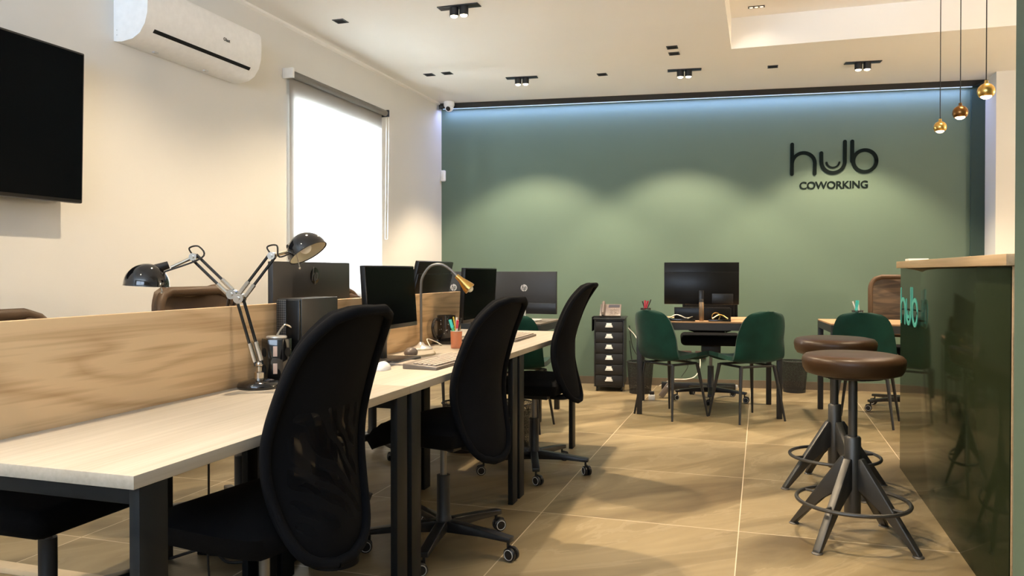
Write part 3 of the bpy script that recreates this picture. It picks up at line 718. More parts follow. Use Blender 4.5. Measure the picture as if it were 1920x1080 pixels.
# ------------------------------------------------------------ monitors
def monitor(label, loc, rz, W, H, zb, logo=None, tilt=0, stand='plain', group=None, neck_mat='black_plastic', base=(.24, .17), back='flat', screen='screen', name='monitor'):
    """screen faces local -y ; z of lower edge zb above the standing surface at loc.z"""
    t = thing(name, label, 'monitor', loc, rz, group)
    mx = T(0, 0, zb+H*.45) @ RX(-tilt) @ T(0, 0, -H*.45)
    MB().box(-W/2, -.012, 0, W/2, .012, H, .003, mx=mx).build('housing', 'satin_black' if back == 'slab' or not logo else 'monitor_back', t)
    MB().box(-W/2+.006, -.0135, .018, W/2-.006, -.0122, H-.006, mx=mx).build('screen_panel', screen, t)
    if back == 'box': MB().box(-W*.34, .0122, .03, W*.34, .035, H*.66, .008, mx=mx).build('rear_housing', 'black_plastic', t)
    if back == 'slab': MB().box(-W/2+.001, .0122, .0, W/2-.001, .024, H*.77, .003, mx=mx).build('rear_housing', 'satin_black', t); MB().box(-W*.42, .0245, .01, -W*.14, .03, H*.26, .003, mx=mx).build('port_cover', 'black_plastic', t)
    if back == 'panel': MB().box(-W/2+.002, .0122, H*0, W/2-.002, .02, H*.26, .003, mx=mx).build('rear_housing', 'black_plastic', t)
    MB().box(-.02, .0255, .006, .02, .042, zb+H*.33, .004).build('neck', neck_mat, t)
    MB().box(-base[0]/2, -base[1]*.55, 0, base[0]/2, base[1]*.45, .01, .004).build('base', neck_mat, t)
    if logo:
        col, s, zc = logo
        off = .0125
        lm = mx @ T(0, off, zc) @ RZ(180) @ RX(90)
        m = MB(); m.lathe([(0, 0), (s, 0), (s, .0012), (0, .0012)], seg=28, mx=lm); d = m.build('maker_badge', col, t)
        m = MB(); lm2 = lm @ Matrix.Diagonal((s, s, 1, 1))
        m.stroke([(-.28, 1), (-.62, -.55)], .17, .0013, .0022, lm2); m.stroke([(-.46, .1), (-.2, .3), (-.02, .15), (-.14, -.55)], .17, .0013, .0021, lm2)
        m.stroke([(.32, .55-.2), (.02, -1)], .17, .0013, .0022, lm2); m.stroke([(.28, .3), (.58, .3), (.62, .1), (.5, -.42), (.14, -.45)], .17, .0013, .0021, lm2)
        m.build('badge_letters', 'monitor_back' if col != 'gloss_black' else 'steel', d)
    return t
# front row: screens face +x (rz=+90 : local -y -> +x)
R90 = radians(90)
monitor('black monitor with a plain dark screen on the middle desk, left of the gooseneck lamp', (-1.545, 3.10, .74), R90+.0, .475, .275, .14, tilt=4, name='computer_monitor')
monitor('black monitor seen almost edge-on, to the right of the mug and gooseneck lamp', (-1.53, 4.18, .74), R90, .52, .30, .11, tilt=-3, name='computer_monitor')
# opposite row: screens face -x
monitor('black monitor with a round dark badge on its back, behind the computer tower', (-1.83, 2.93, .74), -R90, .60, .32, .11, logo=('gloss_black', .035, .262), name='computer_monitor')
monitor('tilted glossy black monitor behind the gooseneck lamp, over the divider', (-1.90, 4.33, .74), -R90, .52, .31, .145, tilt=14, back='slab', name='computer_monitor')
# far left table, screens face +y (away) rz=180
monitor('grey-backed monitor with a pale round badge, right one on the far-left table', (-1.79, 5.95, .74), pi, .53, .335, .055, logo=('silver', .028, .205), back='panel', neck_mat='grey_white', name='computer_monitor')
monitor('grey-backed monitor with a pale round badge, half hidden behind the edge-on monitor', (-2.39, 5.95, .74), pi, .53, .335, .055, logo=('silver', .028, .205), back='panel', neck_mat='grey_white', name='computer_monitor')
# back desk
t = monitor('large black monitor on the back desk before the green wall, seen from behind', (-.47, 6.62, .74), pi+WANG, .60, .345, .12, back='slab', base=(.26, .18), name='computer_monitor')

# ------------------------------------------------------------ computer tower
t = thing('computer_tower', 'black mini computer tower with a mesh front standing on the desk against the divider', 'computer', (-1.672, 2.435, .74))
MB().box(0, .012, .006, .10, .265, .292, .003).build('case', 'black_plastic', t)
MB().box(.002, 0, .008, .042, .0118, .288, .003).build('front_grille', 'front_grille', t)
MB().box(.044, 0, .008, .098, .0118, .288, .004).build('front_panel', 'satin_black', t)
m = MB()
for z in (.05, .07, .09): m.box(.058, -.002, z, .072, -.0005, z+.008)
m.build('usb_port', 'steel', t)
for x in (.015, .085):
    for y in (.03, .245): MB().lathe([(0, 0), (.008, 0), (.008, .006), (0, .006)], (x, y, 0), 12).build('foot', 'black_plastic', t)
# power tower
t = thing('power_socket_tower', 'black hexagonal power socket tower with pale charging ports, between the lamp and the computer tower', 'power strip', (-1.625, 2.372, .74))
hexa = [(.052*cos(radians(60*k+28)), .052*sin(radians(60*k+28))) for k in range(6)]
MB().prism([(x*1.08, y*1.08) for x, y in hexa], 0, .012, bev=.002).build('base', 'gloss_black', t)
MB().prism(hexa, .0125, .155, bev=.003).build('column', 'gloss_black', t)
MB().lathe([(0, .155), (.034, .155), (.036, .158), (.034, .163), (0, .163)]).build('top_plate', 'silver', t)
for z in (.035, .095):
    m = MB(); mm = RZ(12-90+30) ; m.box(-.007, -.0468, z, .007, -.0452, z+.036, .0004, mx=RZ(28)); m.build('charging_port', 'port_pink', t)
for z in (.03, .09):
    for an in (-32, 88):
        MB().lathe([(0, 0), (.016, 0), (.016, .0012), (0, .0012)], seg=20, mx=RZ(an) @ T(0, -.0452, z+.018) @ RX(90)).build('socket', 'dark_hole', t)
MB().tube(bez([(.0, .0, .163), (.004, .02, .185), (.01, .04, .20), (.02, .06, .19)], 5), .004, 8).build('plug_lead', 'chrome', t)

# ------------------------------------------------------------ articulated lamps
def arm_lamp(label, base, elbow, wrist, headc, headdir, mt='gloss_black', base_r=.070):
    """all in world coordinates"""
    t = thing('desk_lamp', label, 'lamp', base, 0, 'black articulated desk lamps')
    B = Vector(base); E = Vector(elbow)-B; Wp = Vector(wrist)-B; Hc = Vector(headc)-B; d = Vector(headdir).normalized()
    MB().lathe([(0, 0), (base_r, 0), (base_r+.002, .006), (base_r, .014), (base_r*.93, .02), (base_r*.5, .028), (.02, .032), (0, .032)], seg=40).build('base', mt, t)
    p0 = Vector((-.004, 0, .034)); m = MB(); m.lathe([(0, .03), (.016, .03), (.016, .05), (.008, .055), (.008, .075), (0, .075)], seg=16); m.sphere((0, 0, .078), .012); m.build('swivel', 'chrome', t)
    p0 = Vector((0, 0, .075))
    def bars(a, b, nm):
        ax = (b-a).normalized(); side = ax.cross(Vector((.953, -.303*-1, 0))).normalized() if False else ax.cross(Vector((-.303, .953, 0))).normalized()
        m = MB()
        for s in (-1, 1): m.tube([a+side*s*.011, b+side*s*.011], .0052, 8)
        o = m.build(nm, mt, t)
        m = MB(); q = a.lerp(b, .06); r_ = a.lerp(b, .34)
        for s in (-1, 1):
            n = 60; pts = []
            for k in range(n*4+1):
                u = k/(n*4); c = q.lerp(r_, u)+side*s*.010; ang = u*n*.5*2*pi
                w1 = side; w2 = ax.cross(side); pts.append(c+(w1*cos(ang)+w2*sin(ang))*.0062)
            m.tube([q+side*s*.011, r_+side*s*.011], .0078, 8)
        m.build('spring', 'chrome', o)
        return o
    bars(p0, E, 'lower_arm'); bars(E, Wp, 'upper_arm')
    m = MB(); vd = Vector((-.303, .953, 0))
    m.tube([E-vd*.018, E+vd*.018], .017, 16); m.tube([E-vd*.024, E+vd*.024], .006, 8); m.build('elbow_joint', 'chrome', t)
    m = MB(); m.tube([Wp-vd*.014, Wp+vd*.014], .013, 16); m.tube([Wp-vd*.02, Wp+vd*.02], .005, 8)
    hs = Hc-d*.02; m.tube([Wp, Wp.lerp(hs, .5)], .006, 8)
    dirn = (hs-Wp).normalized(); m.build('wrist_joint', 'chrome', t)
    lp = bez([Wp+Vector((0, 0, .0)), Wp+Vector((-.02, 0, .03)), Wp+Vector((.012, .01, .036)), Wp+Vector((.03, .0, -.004)), hs-dirn*.03], 6)
    MB().tube(lp, .003, 6).build('lead', 'cable_black', t)
    # shade: open hemisphere with axis d, neck towards wrist
    z = d; x = Vector((0, 0, 1)).cross(z).normalized(); y = z.cross(x); mx = Matrix((( x.x, y.x, z.x, Hc.x), (x.y, y.y, z.y, Hc.y), (x.z, y.z, z.z, Hc.z), (0, 0, 0, 1)))
    Rr = .072
    pr = [(Rr*sin(radians(a)), -Rr*cos(radians(a))) for a in range(0, 91, 6)]
    pr2 = [(Rr*.96*sin(radians(a)), -Rr*.96*cos(radians(a))) for a in range(90, -1, -6)]
    sh = MB().lathe([(max(r_, 0), z_) for r_, z_ in pr]+[(Rr*1.02, .004), (Rr*.97, .004)], seg=40, mx=mx).build('lamp_shade', mt, t, ang=60)
    MB().lathe([(r_, z_+.001) for r_, z_ in pr2], seg=36, mx=mx).build('reflector', 'lamp_inner', sh)
    MB().sphere(tuple(mx @ Vector((0, 0, -.02))), .022).build('bulb', 'paper', sh)
    nk = Hc-d*.045+dirn*0; st = Wp.lerp(nk, .55)
    m = MB(); m.tube([st, Wp.lerp(nk, .97)], [.013, .017], 16); m.build('socket_holder', 'black_plastic', t)
    m = MB(); q = Wp.lerp(nk, .78)+Vector((.0, 0, -.012)); m.tube([Wp.lerp(nk, .74), q, q+Vector((.022, -.006, -.068))], .0018, 6); m.sphere(tuple(q+Vector((.022, -.006, -.070))), .0045, u=10, v=8); m.build('tilt_rod', 'chrome', t)
    return t
arm_lamp('black articulated desk lamp on the near side of the divider, shade raised to the right', (-1.607, 2.245, .74), (-1.660, 2.215, 1.040), (-1.61, 2.325, 1.184), (-1.535, 2.43, 1.198), (.56, .02, -.84))
arm_lamp('black articulated desk lamp behind the divider, shade lowered to the left', (-1.80, 2.30, .74), (-1.745, 2.29, 1.051), (-1.86, 2.235, 1.18), (-1.97, 2.135, 1.085), (-.05, -.02, -1))

# gooseneck lamp
t = thing('gooseneck_lamp', 'slim brushed metal gooseneck lamp beside the mug on the middle desk', 'lamp', (-1.625, 3.60, .74))
MB().lathe([(0, 0), (.056, 0), (.058, .005), (.05, .012), (.02, .022), (.011, .036), (0, .036)]).build('base', 'silver', t)
pts = bez([(0, 0, .03), (0, 0, .2), (.0, 0, .30), (.008, .0, .36), (.045, .01, .415), (.10, .02, .425), (.145, .03, .40), (.185, .035, .362)], 8)
MB().tube(pts, .0068, 10).build('gooseneck', 'steel', t)
MB().tube([(.178, .034, .368), (.20, .038, .348), (.235, .045, .312), (.245, .047, .303)], [.012, .015, .03, .031], 24).build('lamp_head', 'brass', t)
MB().sphere((.243, .0465, .305), .018).build('bulb', 'lamp_inner', t)
# small round thing in front of the base
t = thing('computer_mouse', 'brown-grey computer mouse lying in front of the gooseneck lamp base', 'mouse', (-1.555, 3.33, .74), .2)
MB().sphere((0, 0, .012), .05, (.62, 1.0, .5)).build('shell', 'phone_body', t); 
for v in []: pass
for o in t.children:
    for v in o.data.vertices: v.co.z = max(v.co.z, 0)
    
# mug on tray
t = thing('mug', 'glossy black mug with speckles standing on the black dish', 'mug', (-1.625, 3.93, .758), .9)
MB().lathe([(0, .0), (.044, .0), (.047, .004), (.049, .05), (.050, .135), (.046, .135), (.044, .05), (.042, .008), (0, .007)], seg=36).build('body', 'stone_black', t)
MB().tube(bez([(-.046, -.012, .11), (-.085, -.03, .115), (-.105, -.04, .075), (-.085, -.03, .025), (-.045, -.012, .022)], 7), .0085, 10).build('handle', 'stone_black', t)
m = MB()
for k in range(26):
    a = random.uniform(-2.9, .4); z = random.uniform(.015, .12); c = Vector((.0495*cos(a), .0495*sin(a), z))
    m.sphere(tuple(c), random.uniform(.0012, .0032), u=8, v=6)
o = m.build('speckles', 'silver', t); o['kind'] = 'stuff'
t = thing('dish', 'black glossy dish under the speckled mug', 'dish', (-1.615, 3.93, .74))
MB().lathe([(0, 0), (.05, 0), (.062, .004), (.068, .016), (.064, .0165), (.056, .0075), (.05, .007), (0, .007)], seg=36).build('body', 'stone_black', t)
m = MB(); m.lathe([(0, .0072), (.045, .0072), (.045, .0172), (0, .0172)]); m.build('rest', 'stone_black', t)

def pen(label, p, ang, az, L, mt, grp, r=.0042, tip='pen_dark'):
    t = thing('pen', label, 'pen', p, 0, grp); d = Vector((sin(ang)*cos(az), sin(ang)*sin(az), cos(ang)))
    MB().tube([(0, 0, 0), d*.008, d*L*.95, d*L], [.001, r, r, r*.6], 8).build('barrel', mt, t)
    MB().tube([d*L*.72, d*(L+.003)], r*1.12, 8).build('cap', tip, t)
    return t
# clear orange pen cup
t = thing('pen_cup', 'translucent orange and clear pen cup beside the mug', 'pen holder', (-1.475, 3.70, .74))
MB().lathe([(0, 0), (.026, 0), (.028, .003), (.030, .088), (.028, .088), (.026, .004), (0, .0035)], seg=28).build('cup', 'orange_plastic', t)
MB().ring((0, 0, .088), .029, .002).build('rim', 'silver', t)
specs = [('teal highlighter leaning left in the orange pen cup', 'pen_green', .36, 2.9, .145, .008, 'pen_teal'), ('white pen upright in the orange pen cup', 'pen_white', .12, 1.2, .15, .0045, 'pen_white'), ('yellow pencil in the orange pen cup', 'pen_yellow', .2, 4.2, .155, .0035, 'pen_yellow'), ('black pen leaning right in the orange pen cup', 'pen_dark', .26, .1, .15, .0042, 'pen_dark'), ('silver pen at the back of the orange pen cup', 'silver', .22, 1.9, .15, .004, 'silver'), ('white marker leaning towards the chair in the orange pen cup', 'pen_white', .25, 5.4, .14, .006, 'pen_red')]
for lb, mt, an, az, L, r, tp in specs: pen(lb, (-1.475-.013*cos(az), 3.70-.013*sin(az), .7452), an, az, L, mt, 'pens in the orange cup', r, tp)

# keyboards & mice
def keyboard(label, loc, rz, dark):
    t = thing('keyboard', label, 'keyboard', loc, rz, 'keyboards on the bench')
    MB().prism([(-.075, 0), (.075, 0), (.075, .022), (-.075, .012)], -.22, .22, mx=Matrix(((1, 0, 0, 0), (0, 0, 1, 0), (0, 1, 0, 0), (0, 0, 0, 1))), bev=.003).build('case', 'kb_base', t)
    n = 0
    for r in range(6):
        x = -.062+r*.0205; z = .0128+(x+.075)/.15*.010
        cols = 20 if r not in (0,) else 11
        yy = -.208
        for c in range(cols):
            wd = .0205 if cols == 20 else (.115 if c == 4 else .0208*1.4)
            if yy+wd > .212 or n >= 98: break
            sl = MB(); sl.box(x, yy+.0015, z-.001, x+.0175, yy+wd-.0015, z+.006, .002, seg=1); sl.build('key', 'key_tan' if not dark else 'phone_dark', t); yy += wd; n += 1
    return t
k1 = keyboard('tan keyboard with raised keys on the middle desk, in front of the gooseneck lamp', (-1.285, 3.065, .74), pi-.03, False)
k2 = keyboard('brown keyboard at the far end of the bench, before the edge-on monitor', (-1.365, 4.33, .74), pi+.02, False)
t = thing('computer_mouse', 'white computer mouse on the desk beside the nearest chair', 'mouse', (-1.43, 2.80, .74), .15)
MB().sphere((0, 0, 0), .05, (.62, 1.05, .66)).build('shell', 'white_plastic', t)
for o in t.children:
    for v in o.data.vertices: v.co.z = max(v.co.z, 0)
MB().box(-.001, -.005, .0325, .001, .04, .0335, mx=RX(-4)).build('button_seam', 'grey_white', t)

def cable(label, pts, mt, r=.003, name='cable'):
    return tag(MB().tube(bez(pts, 7), r, 7).build(name, mt), label, 'cable')
cable('cream cable running across the desk behind the plain dark monitor', [(-1.665, 3.34, .86), (-1.665, 3.29, .79), (-1.65, 3.255, .7452), (-1.50, 3.255, .7452), (-1.455, 3.36, .7452), (-1.50, 3.48, .7452)], 'cable_beige', .0035)
cable('cream cable coiled between the gooseneck lamp and the mug', [(-1.60, 3.66, .745), (-1.645, 3.72, .78), (-1.63, 3.80, .76), (-1.60, 3.80, .745), (-1.63, 3.84, .745)], 'cable_white', .003)
# white dock / paper pad below the monitor
t = tag(MB().box(-.055, -.08, 0, .055, .08, .006, .001).build('notepad', 'key_tan', loc=(-1.465, 3.0, .7515)), 'small flat tan pad by the base of the plain dark monitor', 'notepad'); t.location.z = .7405; t.location.x = -1.43; t.location.y = 3.03

# ------------------------------------------------------------ counter
CX = .764; CY0, CY1 = 2.875, 4.96
t = thing('reception_counter', 'dark glossy bar counter with an oak top on the right', 'counter', (CX, CY0, 0))
MB().box(.0045, .0, 0, .62, CY1-CY0-.002, 1.148, .001).build('body', 'counter_wood', t)
MB().box(0, .006, .0, .004, CY1-CY0, 1.147, .0005).build('front_panel', 'counter_gloss', t)
MB().box(-.02, -.02, 1.149, .68, CY1-CY0+.02, 1.187, .002).build('countertop', 'counter_wood', t)
t = thing('counter_sign', 'turquoise hub lettering on the dark glossy counter front', 'sign', (CX-.001, 4.855, .82))
mx = Matrix(((0, 0, -1, -.012), (-1, 0, 0, 0), (0, 1, 0, .02), (0, 0, 0, 1))) @ Matrix.Diagonal((.50, .50, 1, 1))
hub('counter', 'turquoise', t, mx, .004)
m = MB()
for yy, zz in ((-.02, .1), (-.2, .05), (-.4, .06)): m.tube([(-.012, yy, zz), (.0005, yy, zz)], .004, 8)
m.build('stand_off', 'black_metal', t)
tag(MB().box(-.05, -.06, 0, .05, .06, .014, .003).build('card_box', 'paper', loc=(.83, 4.86, 1.1875)), 'small white box lying on the far end of the counter', 'box')

# ------------------------------------------------------------ bar stools
def stool(label, loc, rot):
    t = thing('bar_stool', label, 'stool', (*loc, 0), rot, 'round bar stools at the counter')
    MB().lathe([(0, .697), (.165, .697), (.188, .704), (.199, .722), (.204, .752), (.201, .768), (.190, .779), (.16, .785), (.03, .786), (0, .784)], seg=56).build('seat_cushion', 'stool_leather', t, ang=60)
    MB().ring((0, 0, .690), .12, .006).build('seat_ring', 'black_metal', t)
    m = MB(); 
    for a in (0, 60, 120): m.box(-.125, -.012, .684, .125, .012, .6965, mx=RZ(a))
    m.build('seat_plate', 'black_metal', t)
    MB().lathe([(0, .30), (.018, .30), (.018, .684), (0, .684)], seg=24).build('post', 'stool_metal', t)
    MB().lathe([(0, .105), (.031, .105), (.033, .11), (.033, .43), (.028, .437), (0, .437)], seg=28).build('collar', 'stool_metal', t)
    for k in range(4):
        mx = RZ(90*k+45)
        m = MB(); m.prism([(.030, .345), (.045, .350), (.283, .012), (.283, .004), (.262, .004), (.135, .150), (.030, .215)], -.017, .017, mx=mx @ RX(90), bev=.006)
        lg = m.build('leg', 'stool_metal', t)
        MB().lathe([(0, 0), (.022, 0), (.022, .004), (.016, .008), (0, .008)], (0, 0, 0), 16, mx=mx @ T(.272, 0, 0)).build('foot_pad', 'steel', lg)
    MB().ring((0, 0, .165), .222, .0085, 56).build('foot_ring', 'stool_metal', t)
    m = MB()
    for k in range(4): m.tube([RZ(90*k+45) @ Vector((.15, 0, .165)), RZ(90*k+45) @ Vector((.218, 0, .165))], .006, 8)
    m.build('ring_bracket', 'stool_metal', t)
    return t
stool('nearer round bar stool with a brown leather seat, in front of the counter', (.37, 3.57), radians(101))
stool('farther round bar stool with a brown leather seat, behind the nearer one', (.37, 4.41), radians(160))

# ------------------------------------------------------------ drawer unit & phone
ux, uy = -1.385, 7.50
t = thing('drawer_unit', 'tall narrow black metal drawer unit with six drawers against the green wall', 'drawers', (ux, uy, 0), WANG)
m = MB(); m.box(-.14, -.215, .045, -.128, .215, .665); m.box(.128, -.215, .045, .14, .215, .665); m.box(-.128, .205, .045, .128, .215, .665); m.box(-.14, -.215, .665, .14, .215, .675); m.box(-.128, -.2, .04, .128, .205, .05); m.build('body', 'black_metal', t)
MB().box(-.15, -.225, .676, .15, .22, .69, .004).build('top_tray', 'black_metal', t)
for k in range(6):
    z = .055+k*.1015
    d = MB().box(-.126, -.219, z, .126, .19, z+.097, .002).build('drawer', 'black_metal', t)
    m = MB(); m.box(-.031, -.228, z+.052, .031, -.2195, z+.064, .002); m.box(-.024, -.226, z+.064, .024, -.2195, z+.082, .001); m.box(-.036, -.232, z+.042, .036, -.2195, z+.05, .002); m.build('label_handle', 'white_plastic', d)
for x in (-.115, .115):
    for y in (-.18, .18):
        m = MB(); m.lathe([(0, 0), (.015, 0), (.019, .003), (.019, .015), (.015, .018), (0, .018)], seg=14, mx=T(x-.009, y, .019) @ RY(90)); m.tube([(x, y, .02), (x, y, .042)], .006, 8); m.build('caster', 'black_plastic', t)
tag(MB().box(-.012, -.09, -.13, -.002, .09, .0, .003).box(-.012, -.09, .0, .10, .09, .006, .002).build('black_cloth', 'black_fabric', loc=(0, 0, 0), mx=T(ux-.151, uy-.07, .6905) @ Matrix.Rotation(WANG, 4, 'Z')), 'black cloth folded over the left edge of the drawer unit', 'cloth')
t = thing('desk_phone', 'grey-brown office telephone with a handset on top of the drawer unit', 'telephone', (ux+.015, uy-.09, .691), WANG)
tl = T(0, 0, .064) @ RX(38)
MB().box(-.10, -.085, -.01, .10, .085, .012, .005, mx=tl).build('body', 'phone_body', t)
m = MB(); m.box(-.08, -.07, 0, .08, .02, .004, .001); m.box(-.05, .0, .004, .05, .05, .045); m.build('foot_stand', 'phone_dark', t)
MB().box(-.02, .035, .0122, .085, .072, .014, mx=tl).build('display', 'phone_dark', t)
for r in range(4):
    for c in range(4): MB().box(-.005+c*.022, -.06+r*.022, .0122, .009+c*.022, -.047+r*.022, .0165, .001, seg=1, mx=tl).build('button', 'kb_base', t)
hs = MB(); hs.tube([tl @ Vector((-.068, y, z)) for y, z in ((-.092, .022), (-.075, .034), (-.04, .04), (.04, .04), (.075, .034), (.092, .022))], [.014, .021, .016, .016, .021, .014], 12, flat=.8)
hs.build('handset', 'phone_body', t)

def bin_(label, loc, r=.125, h=.29):
    t = thing('waste_bin', label, 'bin', (*loc, 0), 0, 'black mesh waste bins')
    MB().lathe([(r*.79, .006), (r*.99, h)], seg=48).build('mesh_body', 'wire_mesh', t, ang=60)
    MB().ring((0, 0, h), r, .005).build('rim', 'black_metal', t)
    MB().lathe([(r*.74, 0), (r*.80, 0), (r*.815, .03), (r*.80, .031), (r*.79, .004), (0, .0035), (0, .0)], seg=40).build('base', 'black_metal', t)
    return t
bin_('black mesh waste bin by the green wall, right of the back desk', (.30, 7.80))
bin_('black mesh waste bin between the drawer unit and the back desk', (-1.07, 7.30))
bin_('mesh waste bin beneath the middle desk, left of the other one', (-1.80, 4.62), .13, .30)
bin_('mesh waste bin under the far desk, showing between a chair and the desk legs', (-1.50, 4.72), .13, .30)
bin_('mesh waste bin under the nearest desk, behind the nearest chair', (-1.58, 2.68), .12, .28)

# ------------------------------------------------------------ things on the back desk
RM = Matrix.Rotation(WANG, 4, 'Z')
def onb(x, y, z=.74): v = T(-.935, 6.195, 0) @ RM @ Vector((x, y, z)); return (v.x, v.y, v.z+.0003)
def cup_pens(label, loc, specs, grp):
    t = thing('pen_cup', label, 'pen holder', loc); MB().lathe([(0, .001), (.038, .001), (.041, .095)], seg=32).build('mesh_body', 'wire_mesh', t)
    MB().ring((0, 0, .095), .0405, .0022).build('rim', 'black_metal', t)
    for lb, mt, an, az, L, r in specs: pen(lb, (loc[0]-.02*cos(az), loc[1]-.02*sin(az), loc[2]+.005), an, az, L, mt, grp, r, mt)
L0 = onb(.0+.065, .12)
cup_pens('black mesh pen cup with red pens on the left of the back desk', L0, [('dark pen leaning left in the cup on the back desk', 'pen_dark', .32, 3.0, .15, .004), ('red pen upright in the cup on the back desk', 'pen_red', .08, 1.0, .15, .006), ('red marker leaning right in the cup on the back desk', 'pen_red', .25, .3, .15, .007), ('black pencil leaning farthest right in the cup on the back desk', 'pen_dark', .38, -.2, .17, .0035), ('pink pen in the middle of the cup on the back desk', 'port_pink', .1, 4.4, .14, .006)], 'pens in the back desk cup')
cup_pens('black mesh pen cup on the right-hand table, above the third green chair', (.695, 6.42, .7403), [('turquoise ruler-like marker in the right-hand table cup', 'pen_teal', .12, .2, .165, .011), ('white pen leaning left in the right-hand table cup', 'pen_white', .33, 3.1, .165, .005), ('white-tipped pen standing in the right-hand table cup', 'pen_white', .12, 2.6, .165, .005), ('black pen leaning in the right-hand table cup', 'pen_dark', .2, 3.4, .15, .004)], 'pens in the right-hand table cup')
t = thing('bottle', 'slim bronze bottle standing before the monitor on the back desk', 'bottle', onb(.50, .08))
MB().lathe([(0, 0), (.017, 0), (.019, .004), (.019, .14), (.017, .148), (0, .148)], seg=24).build('body', 'bottle_bronze', t)
MB().lathe([(0, .1482), (.014, .1482), (.015, .165), (.012, .172), (0, .172)], seg=24).build('cap', 'phone_dark', t)
t = thing('laptop_stand', 'low black desk organizer under the monitor on the back desk', 'organizer', onb(.29, .165), WANG)
MB().box(0, 0, 0, .44, .10, .10, .004).build('body', 'satin_black', t)
t = thing('glass_tray', 'small glossy tray of odds and ends left of the bronze bottle', 'tray', onb(.23, .01), WANG)
MB().box(0, 0, 0, .22, .14, .018, .004).build('tray', 'gloss_black', t)
m = MB(); m.tube(bez([(.02, .03, .022), (.08, .07, .045), (.15, .05, .022), (.2, .09, .03)], 6), .006, 8); m.build('coiled_lead', 'chrome', t)
t = thing('glasses_tray', 'glossy black tray with brassy wires right of the bronze bottle', 'tray', onb(.55, .01), WANG)
MB().box(0, 0, 0, .17, .14, .016, .004).build('tray', 'gloss_black', t)
m = MB(); m.ring((.06, .07, .035), .03, .004, axis='Y'); m.tube(bez([(.03, .03, .02), (.09, .06, .05), (.15, .05, .02)], 6), .005, 8); m.build('wire_loop', 'brass', t)

# ------------------------------------------------------------ under the back desk
def wallp(x, dy=0): return (x, wy(x)-dy)
for x, lb in ((-.70, 'brown wall socket under the back desk, left one, with a white plug'), (-.565, 'brown wall socket under the back desk, right one, with a white cable')):
    t = thing('wall_socket', lb, 'wall socket', (x, wy(x)-.0005, .27), WANG, 'wall sockets under the back desk')
    MB().box(-.05, -.012, 0, .05, 0, .08, .003).build('plate', 'socket_brown', t)
    MB().box(-.02, -.04, .025, .02, -.0122, .055, .004).build('plug', 'white_plastic', t)
t = thing('power_strip', 'long black power box on the floor under the back desk', 'power strip', (-.90, wy(-.9)-.33, 0), WANG)
MB().box(0, 0, .012, .68, .08, .075, .004).build('body', 'black_plastic', t); MB().box(.6805, .02, .02, .705, .06, .065, .004).build('plug', 'silver', t)
for x in (.02, .62): MB().box(x, .01, 0, x+.04, .07, .0118).build('foot', 'black_plastic', t)
t = thing('power_adapter', 'small white power adapter on the floor beside the left leg of the back desk', 'adapter', (-.915, 6.93, 0), .1)
MB().box(-.028, -.02, 0, .028, .02, .045, .005).build('body', 'white_plastic', t); MB().box(-.02, -.015, .0455, .022, .015, .075, .004).build('plug', 'black_plastic', t)
t = thing('power_adapter', 'dark slanted adapter brick leaning beside the small white adapter', 'adapter', (-.86, 7.06, 0), .1)
mx = RY(0) @ RY(35); MB().box(-.025, -.02, .015, .025, .02, .2, .004, mx=mx).build('body', 'kb_base', t); MB().box(-.012, -.0225, .12, .018, -.0205, .14, mx=mx).build('label', 'white_plastic', t)
xx = -.565
cable('white cable falling from the right wall socket to the floor box', [(xx, wy(xx)-.05, .30), (xx+.0, wy(xx)-.08, .2), (-.60, 7.74, .12), (-.68, 7.7, .09), (-.82, 7.64, .085), (-.93, 7.58, .03)], 'cable_white', .005)
xx = -.70
cable('thin black cable hanging from the left wall socket', [(xx, wy(xx)-.05, .29), (xx+.02, wy(xx)-.06, .2), (xx-.04, wy(xx)-.08, .1)], 'cable_black', .003)
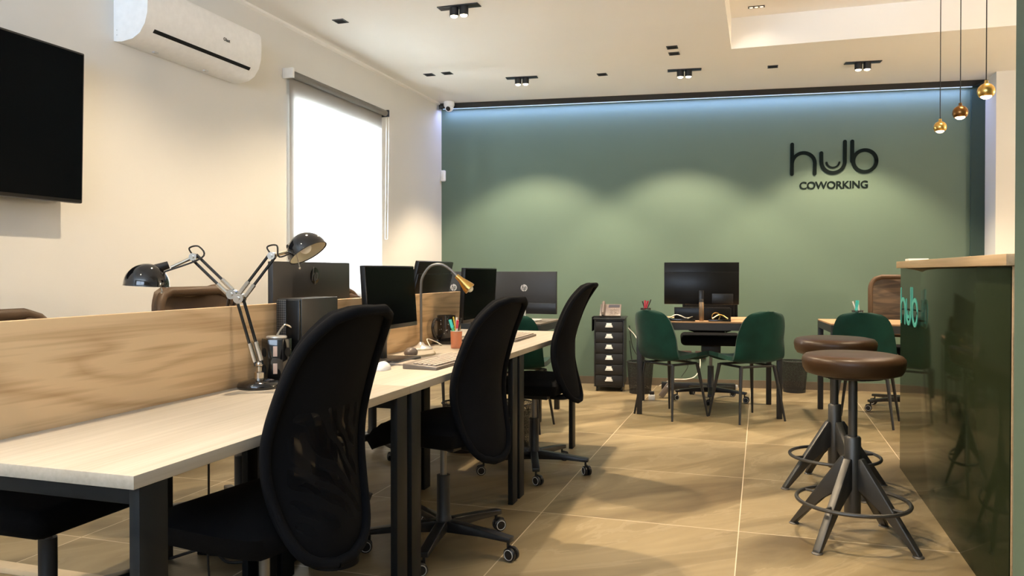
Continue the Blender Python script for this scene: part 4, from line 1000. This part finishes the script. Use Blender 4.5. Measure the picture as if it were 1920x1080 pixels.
cable('white cable running from the drawer unit down to the back desk leg', [(-1.235, 7.62, .58), (-1.15, 7.55, .50), (-1.08, 7.40, .38), (-.98, 6.94, .30)], 'cable_white', .004)
cable('black cable hanging between the drawer unit and the waste bin', [(-1.23, 7.66, .60), (-1.20, 7.66, .40), (-1.13, 7.64, .30), (-1.05, 7.6, .33)], 'cable_black', .004)
cable('second black cable looping low beside the drawer unit', [(-1.23, 7.68, .45), (-1.20, 7.66, .25), (-1.13, 7.66, .19), (-1.06, 7.62, .20)], 'cable_black', .004)

# ------------------------------------------------------------ under the bench
t = thing('power_strip', 'black power strip full of plugs on the floor under the near desks', 'power strip', (-2.14, 2.58, 0), .10)
MB().box(0, 0, 0, .42, .055, .04, .004).build('body', 'black_plastic', t)
for k in range(6):
    MB().box(.025+k*.065, .008, .0405, .065+k*.065, .047, .085+.01*(k % 3), .006).build('plug', 'black_plastic' if k % 3 else 'phone_dark', t)
for i, (lb, pts) in enumerate([
    ('black cable arching over the power strip under the near desks', [(-1.98, 2.67, .08), (-1.95, 2.68, .2), (-1.88, 2.69, .17), (-1.8, 2.70, .06), (-1.74, 2.74, .01)]),
    ('black cable tangled in front of the power strip', [(-2.2, 2.50, .008), (-2.05, 2.54, .05), (-1.95, 2.53, .01), (-1.8, 2.56, .03), (-1.74, 2.54, .008)]),
    ('black cable tangled behind the power strip', [(-2.1, 2.74, .008), (-1.9, 2.75, .06), (-1.85, 2.74, .1), (-1.78, 2.80, .02), (-1.9, 2.84, .01)])]):
    cable(lb, pts, 'cable_black', .006)
cable('thin black cable hanging straight down beneath the nearest desk', [(-1.63, 2.02, .67), (-1.63, 2.02, .45), (-1.64, 2.03, .2), (-1.66, 2.1, .02)], 'cable_black', .0035)
t = tag(MB().prism([(-.04, 0), (.04, 0), (.028, .016), (-.028, .016)], -.45, .45, mx=RX(90), bev=.002).build('cable_cover', 'cover_beige', loc=(-2.45, 2.24, 0.0005)), 'beige cable cover strip lying on the floor under the near desks', 'cable cover')
t.rotation_euler = (0, 0, radians(90))
